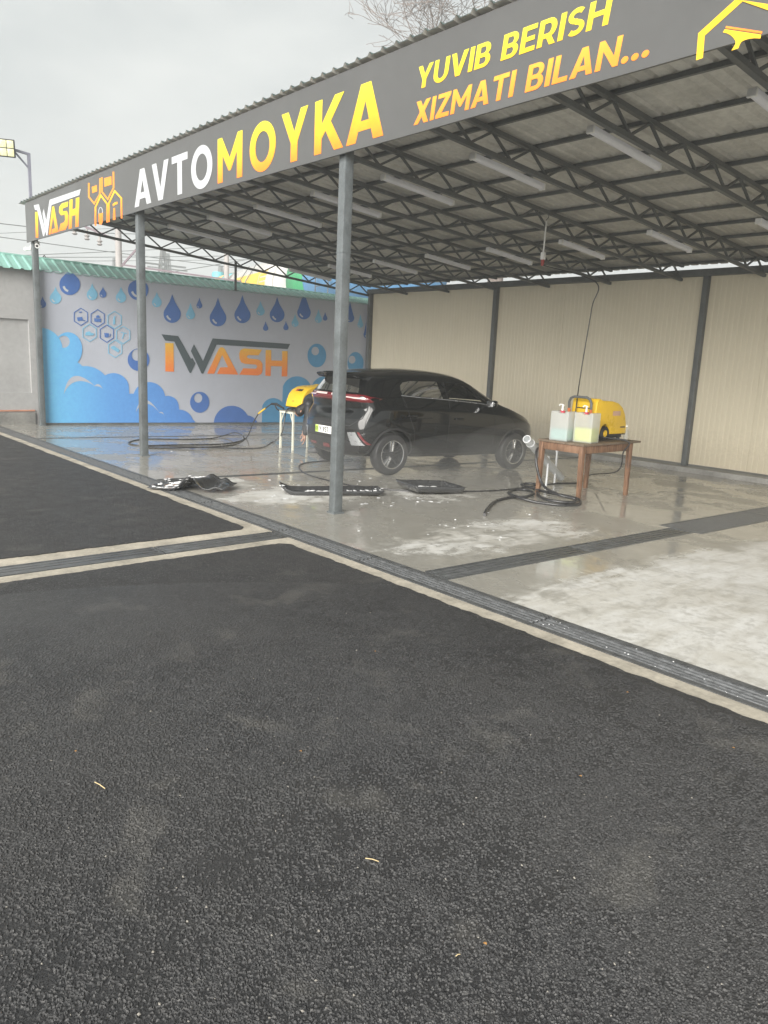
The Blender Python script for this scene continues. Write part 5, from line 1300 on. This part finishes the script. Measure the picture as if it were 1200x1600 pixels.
def canister(px, py, label, c, fill, ln):
    p = on_z(px, py, TZ); t = thing('canister', (p.x, p.y, TZ), label, 'canister', 'soap canisters on the wooden table', R(6))
    W, D, H = .28, .22, .405
    def body_at(k, z0, z1, nm, m_, top):
        q = MB(); w, d = W/2*k, D/2*k
        pr = [(-w, z0), (w, z0), (w, z1)] + ([(w*.72, z1+.004), (w*.55, z1-.022), (-w*.10, z1-.022), (-w*.25, z1+.0), (-w*.9, z1)] if top else []) + ([(-w, z1-.01)] if top else [(-w, z1)])
        q.prism(pr, -d, d, xz); return q.build(nm, m_, t, bevel=.032*k, bseg=4)
    body_at(1.0, .0, H, 'shell', M_POLY, True)
    body_at(.955, .006, H*fill, 'liquid', plain('liquid_'+ln, c, .3, var=.05), False)
    for z in (.08, .30):
        MB().tube([(-W/2-.0005, -D/2+.03, z), (-W/2-.0005, D/2-.03, z)], .004, 6).build('rib', M_POLY, t)
    cap = MB().lathe([(0, 0), (.036, 0), (.038, .004), (.038, .026), (.030, .030), (0, .030)], 20, c=(-.028, 0, H-.024)).build('cap', plain('pink_red_cap', (.55, .06, .09), .45), t, smooth=True, sharp=50)
    sx = -.028
    MB().tube([(sx, 0, H+.006), (sx, 0, H+.075)], .013, 10, radii=[.017, .012]).build('pump_stem', M_WHITE, t, smooth=True)
    MB().tube([(sx+.02, 0, H+.078), (sx-.01, 0, H+.088), (sx-.035, 0, H+.092), (sx-.05, 0, H+.080), (sx-.052, 0, H+.07)], .009, 8).build('pump_spout', M_WHITE, t, smooth=True)
canister(877.5, 688, 'milky canister with pale blue-green liquid and red-collared white pump', (.22, .44, .42), .42, 'aqua')
canister(914.5, 691, 'milky canister half full of lime yellow liquid, nearer the table corner', (.58, .64, .05), .50, 'lime')
M_CLEAR = make_poly('clear_bottle_plastic', (.70, .76, .76), .78)
p = on_z(981, 686.5, TZ); bt = thing('plastic_bottle', (min(p.x, TX1-.05), min(p.y, TY1-.06), TZ), 'small clear plastic bottle standing at the far table edge', 'bottle')
MB().lathe([(0, .002), (.028, .0), (.033, .012), (.033, .05), (.030, .06), (.033, .075), (.033, .12), (.028, .145), (.014, .175), (.012, .185), (.012, .196)], 18).build('bottle_shell', M_CLEAR, bt, smooth=True)
MB().lathe([(.0125, .186), (.016, .186), (.016, .206), (0, .208)], 14).build('cap', M_WHITE, bt, smooth=True)
# ---- white plastic pipes
M_PVC = plain('white_pvc', (.70, .72, .73), .4, var=.08)
def pipe_thing(name, a, b, r, label, inner=True):
    a, b = Vector(a), Vector(b); t = thing(name, a, label, 'pipe'); L = b-a
    t_dir = L.normalized()
    q = MB().tube([(0, 0, 0), tuple(L)], r, 20, cap=False); q.tube([(0, 0, 0), tuple(L)], r*.86, 20, cap=False)
    n = 20
    q.f += [(k, (k+1) % n, 2*n+(k+1) % n, 2*n+k) for k in range(n)] + [(n+k, n+(k+1) % n, 3*n+(k+1) % n, 3*n+k) for k in range(n)]; q.m = [0]*len(q.f)
    q.build('tube', M_PVC, t, smooth=True)
    MB().tube([tuple(L*.90), tuple(L*.90+t_dir*.012)], r*1.12, 20).build('socket_ring', M_PVC, t, smooth=True)
pe = on_floor(899, 748, .04); pt = on_y(823, 686, 3.50)
pipe_thing('drain_pipe', (pe.x-.10, pe.y-.25, fz(pe.y)+.06), (pt.x, pt.y, pt.z), .058, 'thick white plastic pipe leaning out from under the wooden table')
for px, nm in ((853, 'left of the two behind the table leg'), (866, 'right of the two behind the table leg')):
    g = on_floor(px, 759 if px < 860 else 755); tp = on_y(px+1, 712 if px < 860 else 700, g.y)
    t = thing('standpipe', (g.x, g.y, fz(g.y)), 'thin white upright water pipe, ' + nm, 'pipe', 'thin standpipes by the table'); H = tp.z-fz(g.y)
    MB().tube([(0, 0, 0), (.004, 0, H*.5), (.0, .0, H)], .016, 12).build('tube', M_PVC, t, smooth=True)
    MB().lathe([(.017, H-.05), (.027, H-.05), (.027, H-.015), (.017, H+.0)], 14).build('coupling', M_PVC, t, smooth=True)

# ---- stool with the second washer and its lance
M_STOOL = plain('cream_stool_steel', (.66, .66, .55), .45, var=.1)
SA, SB = on_floor(434, 700), on_floor(455, 702); sx0 = SA.x; sy0 = (SA.y+SB.y)/2
sx0, sx1, sy1 = sx0-.02, sx0+.40, sy0+.62; SZ = on_y(445, 641, sy0).z
sto = thing('metal_stool', ((sx0+sx1)/2, (sy0+sy1)/2, fz(sy0)), 'cream painted steel stand under the left pressure washer', 'stand')
q = MB()
q.span((sx0-.03, sy0-.03, SZ-.012), (sx1+.03, sy1+.03, SZ)); q.build('top', plain('stand_top', (.20, .19, .16), .6), sto, world=True)
for a, b in (((sx0-.02, sy0-.02), (sx1+.02, sy0+.015)), ((sx0-.02, sy1-.015), (sx1+.02, sy1+.02)), ((sx0-.02, sy0+.0155), (sx0+.015, sy1-.0155)), ((sx1-.015, sy0+.0155), (sx1+.02, sy1-.0155))):
    MB().span((*a, SZ-.05), (*b, SZ-.0125)).build('rail', M_STOOL, sto, world=True)
for x in (sx0, sx1):
    for y in (sy0, sy1): MB().span((x-.016, y-.016, fz(y)), (x+.016, y+.016, SZ-.0505)).build('leg', M_STOOL, sto, world=True)
for y in (sy0, sy1):
    for x, s in ((sx0, 1), (sx1, -1)): MB().bar((x+s*.012, y, SZ-.22), (x+s*.10, y, SZ-.055), .014).build('gusset', M_STOOL, sto, world=True)
MB().bar((sx0, sy0, .18), (sx1, sy0, .16), .02, .03).build('stretcher', M_STEEL, sto, world=True)
washer(((sx0+sx1)/2+.02, sy0+.50, SZ), R(-82), .92, 'yellow pressure washer on the cream stand behind the car', 'yellow pressure washers', kz=.80, handle=False)
g0 = on_y(404, 646, sy0-.12); g1 = on_y(424, 631, sy0-.05)
gun = thing('spray_lance', (g1.x, g1.y, g1.z), 'black and yellow spray gun lying on the cream stand edge', 'spray gun')
MB().tube([g1, g1+(g0-g1)*.45], .012, 8).build('barrel', M_BLACK, gun, smooth=True, world=True)
MB().tube([g1+(g0-g1)*.45, g0], .016, 8).build('yellow_grip', M_YEL, gun, smooth=True, world=True)
hz_ = Vector(((sx0+sx1)/2-.12, sy0+.0, SZ+.03))
MB().tube([g1, g1+(hz_-g1)*.4+Vector((0, 0, .03)), hz_], .022, 8, radii=[.02, .026, .018]).build('gun_body', M_BLACK, gun, smooth=True, world=True)
MB().tube([g1+(hz_-g1)*.3, g1+(hz_-g1)*.45+Vector((0, 0, -.06)), g1+(hz_-g1)*.6+Vector((0, 0, -.07))], .012, 8).build('trigger', M_BLACK, gun, smooth=True, world=True)

# ---- hoses and cables
def spline(pts, n=8):
    P = [Vector(p) for p in pts]; out = []
    for i in range(len(P)-1):
        a = P[max(0, i-1)]; b = P[i]; c = P[i+1]; d = P[min(len(P)-1, i+2)]
        for k in range(n):
            s = k/n; out.append(.5*((2*b)+(c-a)*s+(2*a-5*b+4*c-d)*s*s+(3*b-a-3*c+d)*s**3))
    out.append(P[-1]); return out
def fl_(px, py, r, dz=0): return on_floor(px, py, r+dz)
def hose(name, pts, r, label, cat='hose', mat=None, n=8):
    pp = spline(pts, 8); 
    for p in pp: p.z = max(p.z, fz(p.y)+r*.98)
    o = tag(MB().tube(pp, r, n).build(name, mat or M_HOSE, smooth=True), label, cat); return o
H1 = [g0, on_y(396, 660, sy0-.1), fl_(386, 683, .011, .02), fl_(372, 690, .011), fl_(340, 694, .011), fl_(280, 695, .011), fl_(225, 696, .011), fl_(203, 693.5, .011), fl_(205, 689.5, .011), fl_(230, 686, .011), fl_(290, 686.5, .011), fl_(330, 685, .011), fl_(352, 680, .011, .03), fl_(366, 676, .011, .10), fl_(378, 680, .011, .16), fl_(381, 688, .011, .05), fl_(365, 695, .011), fl_(320, 699, .011, .012), fl_(260, 700, .011), fl_(225, 699.5, .011), fl_(240, 697, .011, .018), fl_(300, 698.5, .011, .02), fl_(380, 700.5, .011), fl_(410, 699, .011), fl_(428, 690, .011), Vector((sx0+.12, sy0-.06, .22)), Vector((sx0+.22, sy0-.05, SZ-.10)), Vector((sx0+.28, sy0-.055, SZ+.02)), Vector((sx0+.25, sy0+.06, SZ+.06))]
hose('washer_hose', H1, .011, 'black hose looped on the floor between the second post and the cream stand')
tgt = Vector((wx-.02, wy-.42, TZ+.10))
rr = .019
H2 = [fl_(757, 804, rr), fl_(762, 795, rr), fl_(775, 783, rr), fl_(800, 777, rr), fl_(822, 776, rr, .01), fl_(834, 771, rr, .02), fl_(825, 766, rr), fl_(805, 765, rr), fl_(795, 770, rr), fl_(810, 777, rr, .03), fl_(840, 785, rr), fl_(875, 789, rr), fl_(903, 788, rr), fl_(905, 781, rr, .02), fl_(885, 775, rr, .03), fl_(850, 768, rr, .03), fl_(815, 757, rr), fl_(838, 757, rr, .01), fl_(841, 772, rr, .02), fl_(855, 781, rr, .04), fl_(890, 785, rr, .04), fl_(900, 780, rr, .06), fl_(870, 772, rr, .10), on_y(848, 757, 3.45), on_y(839, 730, 3.45), on_y(838, 708, 3.5), on_y(842, 700, 3.7), Vector((TX0-.06, 3.95, .55)), Vector((TX0-.05, 4.2, TZ-.02)), Vector((TX0+.03, 4.25, TZ+.03)), Vector((wx-.10, wy-.33, TZ+.07))]
hose('supply_hose', H2, rr, 'thick black supply hose coiled on the wet floor beside the wooden table', n=10)
H3 = [fl_(470, 737, .010), fl_(466, 729, .010), fl_(474, 723, .010), fl_(497, 721, .010), fl_(520, 720, .010)]
hose('rear_hose', [fl_(520, 720, .010), fl_(497, 721, .010), fl_(474, 724, .010), fl_(467, 731, .010), fl_(480, 741, .010), fl_(510, 750, .010), fl_(540, 757, .010), fl_(590, 763, .010), fl_(640, 767, .010), fl_(700, 768, .010), fl_(760, 767, .010), fl_(800, 764, .010), fl_(850, 757, .010), fl_(880, 755, .010), fl_(906, 754, .010), fl_(922, 742, .010, .06), Vector((TX1+.06, 4.35, .30)), Vector((TX1+.03, 4.5, .55)), Vector((TX1+.02, 4.6, TZ+.01)), Vector((wx+.1, wy-.3, TZ+.06))], .010, 'thin black hose trailing under the car to the wooden table')
hose('power_cable', [Vector((HB.x, HB.y, HBz-.09)), on_y(930, 440, HB.y), on_y(925, 480, HB.y-.05), on_y(913, 550, HB.y-.15), on_y(905, 600, HB.y-.25), Vector((wx-.10, wy-.44, 1.20)), Vector((wx-.12, wy-.42, TZ+.30))], .008, 'thin black power cable hanging from the socket box to the washer', 'cable', M_BLACK, 6)

# ---- wet rubber floor mats lying on the wash floor
M_MAT = plain('wet_rubber_mat', (.045, .046, .048), .17, var=.3, scale=20, bump=.25, bscale=50, coat=.6)
def mat_sheet(name, c, rz, L, W, fn, label, rim=.03, nx=36, ny=22):
    t = thing(name, (c.x, c.y, fz(c.y)), label, 'floor mat', 'wet car floor mats', rz); t.rotation_euler = (math.atan(-FK)*0, 0, rz)
    v = []; f = []
    for j in range(ny+1):
        for i in range(nx+1):
            u, w = -1+2*i/nx, -1+2*j/ny; x, y, z = fn(u, w)
            e = max(abs(u), abs(w)); z += rim*max(0, (e-.86)/.14)**1.5
            v.append((x*L/2, y*W/2, z+.004))
    f = [(j*(nx+1)+i, j*(nx+1)+i+1, (j+1)*(nx+1)+i+1, (j+1)*(nx+1)+i) for j in range(ny) for i in range(nx)]
    o = MB().add(v, f).build('mat_sheet', M_MAT, t, smooth=True, fixn=False, sharp=70)
    md = o.modifiers.new('t', 'SOLIDIFY'); md.thickness = .008; md.offset = 1
    return t, o, v
def foam_on(t, v, pred, n, r, seed):
    g = random.Random(seed); q = MB(); pts = [p for p in v if pred(p)]
    for _ in range(n):
        p = Vector(g.choice(pts)); s = r*g.uniform(.5, 1.4); k = 8
        ring = [(p.x+s*math.cos(2*math.pi*i/k)*g.uniform(.6, 1.3), p.y+s*.7*math.sin(2*math.pi*i/k)*g.uniform(.6, 1.3), p.z+.009) for i in range(k)]
        mid = [(p.x+(x-p.x)*.6, p.y+(y-p.y)*.6, z+s*.22) for x, y, z in ring]
        q.add(ring+mid+[(p.x, p.y, p.z+.009+s*.3)], [(i, (i+1) % k, k+(i+1) % k, k+i) for i in range(k)] + [(k+i, k+(i+1) % k, 2*k) for i in range(k)])
    o = q.build('foam', M_FOAM, t, smooth=True, fixn=False, sharp=80); o['kind'] = 'stuff'
N_ = lambda a, b, s: noise.noise(Vector((a*s, b*s, 2.7)))
def f1(u, w):
    hump = .13*math.exp(-((u-.18-.10*w)/.24)**2)*(1-.22*w)+.045*math.exp(-((u-.74+.05*w)/.12)**2)*(1+.3*w)
    return u+.03*N_(u, w, 2), w*(1-.12*u)+.05*N_(w, u, 2), hump+.008*abs(N_(u, w, 3))+.012*max(0, u+.2)
m1, o1, v1 = mat_sheet('crumpled_floor_mat', on_floor(303, 763), math.atan2(RT.y, RT.x)-.10, .95, .62, f1, 'crumpled shiny wet rubber mat lying half across the front drain')
foam_on(m1, v1, lambda p: p[0] < .1, 60, .030, 3)
def f2(u, w):
    sh = .12*math.sin(u*3.0)
    return u, w*(1-.35*max(0, -math.cos((u+.05)*3.14)*.0)) + sh, .008*abs(N_(u, w, 4))+.05*max(0, -u-.78)/.22
m2, o2, v2 = mat_sheet('long_floor_mat', on_floor(518, 771), math.atan2((on_floor(597, 771)-on_floor(440, 768)).y, (on_floor(597, 771)-on_floor(440, 768)).x), (on_floor(597, 771)-on_floor(440, 768)).length, .42, f2, 'long low-rimmed black mat full of foam behind the tallest post', rim=.055, nx=60, ny=14)
foam_on(m2, v2, lambda p: abs(p[1]) < .17, 70, .035, 5)
for i in range(10):
    o = MB().tube([(.18+.045*i, -.13, .018), (.20+.045*i, .0, .022), (.18+.045*i, .13, .018)], .009, 6).build('tread_bar', M_FOAM if i % 2 else M_MAT, m2, smooth=True)
def f3(u, w): return u, w, .012*abs(N_(u, w, 3))+.07*max(0, w)*0+.02*(1-u)
m3, o3, v3 = mat_sheet('tray_floor_mat', on_floor(672, 768), math.atan2((on_floor(712, 768)-on_floor(640, 771)).y, (on_floor(712, 768)-on_floor(640, 771)).x)-.08, .78, .60, f3, 'black tray-shaped mat with foam lying right of the tallest post', rim=.085)
foam_on(m3, v3, lambda p: abs(p[0]) < .27 and abs(p[1]) < .2, 34, .04, 8)

# loose foam clots and litter on the ground
g = random.Random(21); q = MB()
def clot(c, s, hgt):
    k = 9; rg = [(c.x+s*math.cos(2*math.pi*i/k)*g.uniform(.5, 1.4), c.y+s*math.sin(2*math.pi*i/k)*g.uniform(.5, 1.4)) for i in range(k)]
    a = [(x, y, fz(y)+.0015) for x, y in rg]; b = [(c.x+(x-c.x)*.65, c.y+(y-c.y)*.65, fz(y)+hgt) for x, y in rg]
    q.add(a+b+[(c.x, c.y, fz(c.y)+hgt*1.2)], [(i, (i+1) % k, k+(i+1) % k, k+i) for i in range(k)] + [(k+i, k+(i+1) % k, 2*k) for i in range(k)])
for cx, cy, sx_, sy_, n_, s_ in ((590, 785, 55, 8, 26, .035), (560, 752, 60, 5, 22, .025), (300, 757, 50, 8, 24, .03), (660, 782, 40, 6, 16, .03), (430, 775, 45, 8, 18, .025), (700, 830, 110, 18, 40, .018), (820, 806, 60, 8, 16, .018), (300, 700, 90, 12, 22, .02), (460, 757, 40, 6, 14, .03)):
    for _ in range(int(n_*.45)): clot(on_floor(cx+g.gauss(0, .5)*sx_, cy+g.gauss(0, .5)*sy_), s_*g.uniform(.15, 1.0), g.uniform(.002, .007))
o = q.build('foam_clots', M_FOAM, smooth=True, fixn=False); tag(o, 'scattered white soap foam clots on the wet wash floor', 'foam', kind='stuff')
q = MB()
for _ in range(24):      # foam bits caught in the front grate
    x = g.uniform(14.05, 15.6); y = YD1-.02-g.uniform(.04, .22); s = g.uniform(.0015, .0045); q.box((x, y, .010), (s*2, s*1.4, s), Matrix.Rotation(g.uniform(0, 3), 3, 'Z'))
tag(q.build('grate_foam_bits', M_FOAM), 'tiny white foam bits caught on the front drain grate', 'foam', kind='stuff')
M_STRAW = plain('dry_straw', (.60, .47, .26), .8); M_LEAF = plain('dry_leaf', (.42, .22, .07), .8); M_PEB = plain('pale_pebble', (.24, .225, .20), .85, var=.3, scale=40)
def stick(pa, pb, r, label):
    a, b = on_z(*pa, .019), on_z(*pb, .019); t = tag(MB().tube([a, (a+b)/2+Vector((0, 0, .003)), b], r, 5).build('straw', M_STRAW, smooth=True), label, 'straw')
stick((571, 1341), (592, 1346), .0016, 'pale dry straw on the dark asphalt in the foreground')
stick((148, 1222), (164, 1232), .002, 'curled pale straw on the asphalt at lower left')
stick((712, 1494), (719, 1491), .0014, 'tiny bent straw on the asphalt at lower right of centre')
for px, py, nm in ((586, 1018, 'right of the corner by the branch channel'), (980, 1082, 'near the concrete strip'), (907, 1213, 'at the right of the asphalt'), (1146, 1169, 'reddish, by the right picture edge'), (470, 1174, 'left of centre'), (758, 1475, 'in the lower foreground'), (118, 1174, 'at the left')):
    p = on_z(px, py, .018); s = .007
    q = MB().add([p+Vector((-s, -s*.5, .001)), p+Vector((0, -s*.7, .004)), p+Vector((s, 0, .002)), p+Vector((s*.2, s*.6, .005)), p+Vector((-s*.7, s*.5, .003))], [(0, 1, 2, 3, 4)])
    tag(q.build('dry_leaf', M_LEAF, fixn=False), 'tiny dry leaf scrap on the asphalt, ' + nm, 'leaf', 'leaf scraps on the asphalt')
q = MB()
for _ in range(110):     # loose chippings lying on the asphalt
    px, py = g.uniform(-30, 1230), 870+730*g.random()**.7
    p = on_z(px, py, .015)
    if p.y > YD3-.05 or 10.6 < p.x < 11.45: continue
    s = g.uniform(.0025, .0065); m_ = Matrix.Rotation(g.uniform(0, 6), 3, 'Z')
    vs = [p + m_ @ Vector((a*s*g.uniform(.7, 1.2), b*s*g.uniform(.5, 1), c*s*g.uniform(.5, .9)+s*.5)) for a, b, c in ((1, 0, 0), (-1, 0, 0), (0, 1, 0), (0, -1, 0), (0, 0, 1), (0, 0, -1))]
    q.add(vs, [(0, 2, 4), (2, 1, 4), (1, 3, 4), (3, 0, 4), (2, 0, 5), (1, 2, 5), (3, 1, 5), (0, 3, 5)])
tag(q.build('loose_chippings', M_PEB, fixn=False), 'loose pale chippings scattered over the asphalt', 'chippings', kind='stuff')

# ================================================================== steam from the washing, and the damp air
def volume_mat(name, c, dens, aniso=.25):
    m = bpy.data.materials.new(name); m.use_nodes = True; m.node_tree.nodes.clear(); t = NT(m)
    o = t.new('ShaderNodeOutputMaterial'); v = t.new('ShaderNodeVolumePrincipled'); v.inputs['Color'].default_value = (*c, 1); v.inputs['Density'].default_value = dens; v.inputs['Anisotropy'].default_value = aniso
    t.link(v.outputs[0], o.inputs['Volume']); return m
def puff(c, r, dens, name='steam_cloud', label=''):
    q = MB(); n, m = 24, 12; vs = [(0, 0, -1)]; 
    for j in range(1, m):
        a = -math.pi/2+math.pi*j/m
        vs += [(math.cos(a)*math.cos(2*math.pi*i/n), math.cos(a)*math.sin(2*math.pi*i/n), math.sin(a)) for i in range(n)]
    vs.append((0, 0, 1)); L = len(vs)-1
    fs = [(0, 1+(i+1) % n, 1+i) for i in range(n)] + [(1+(m-2)*n+i, 1+(m-2)*n+(i+1) % n, L) for i in range(n)]
    for j in range(m-2): fs += [(1+j*n+i, 1+j*n+(i+1) % n, 1+(j+1)*n+(i+1) % n, 1+(j+1)*n+i) for i in range(n)]
    out = []
    for x, y, z in vs:
        k = 1+.18*noise.noise(Vector((x*1.4+c[0], y*1.4+c[1], z*1.4)))
        out.append((x*r[0]*k, y*r[1]*k, z*r[2]*k))
    o = q.add(out, fs).build(name, volume_mat('steam_%02d' % int(dens*100), (.93, .95, .96), dens), smooth=True); o.location = c
    tag(o, label, 'steam', kind='stuff'); return o
puff((9.2, 3.5, .12), (1.0, 2.2, .48), .075, label='thin steam drifting low along the side of the black car')
puff((8.2, 1.6, .40), (1.4, 1.3, .42), .06, label='thin steam hanging low behind the rear bumper')
puff((9.6, 4.6, .40), (1.2, 1.3, .42), .07, label='thin steam around the table legs and front wheel')
hz = MB().span((-205, -80, -1.45), (110, 200, 30.0))
ho = hz.build('haze', volume_mat('damp_air', (.92, .95, .96), .0042, .2)); tag(ho, kind='stuff')
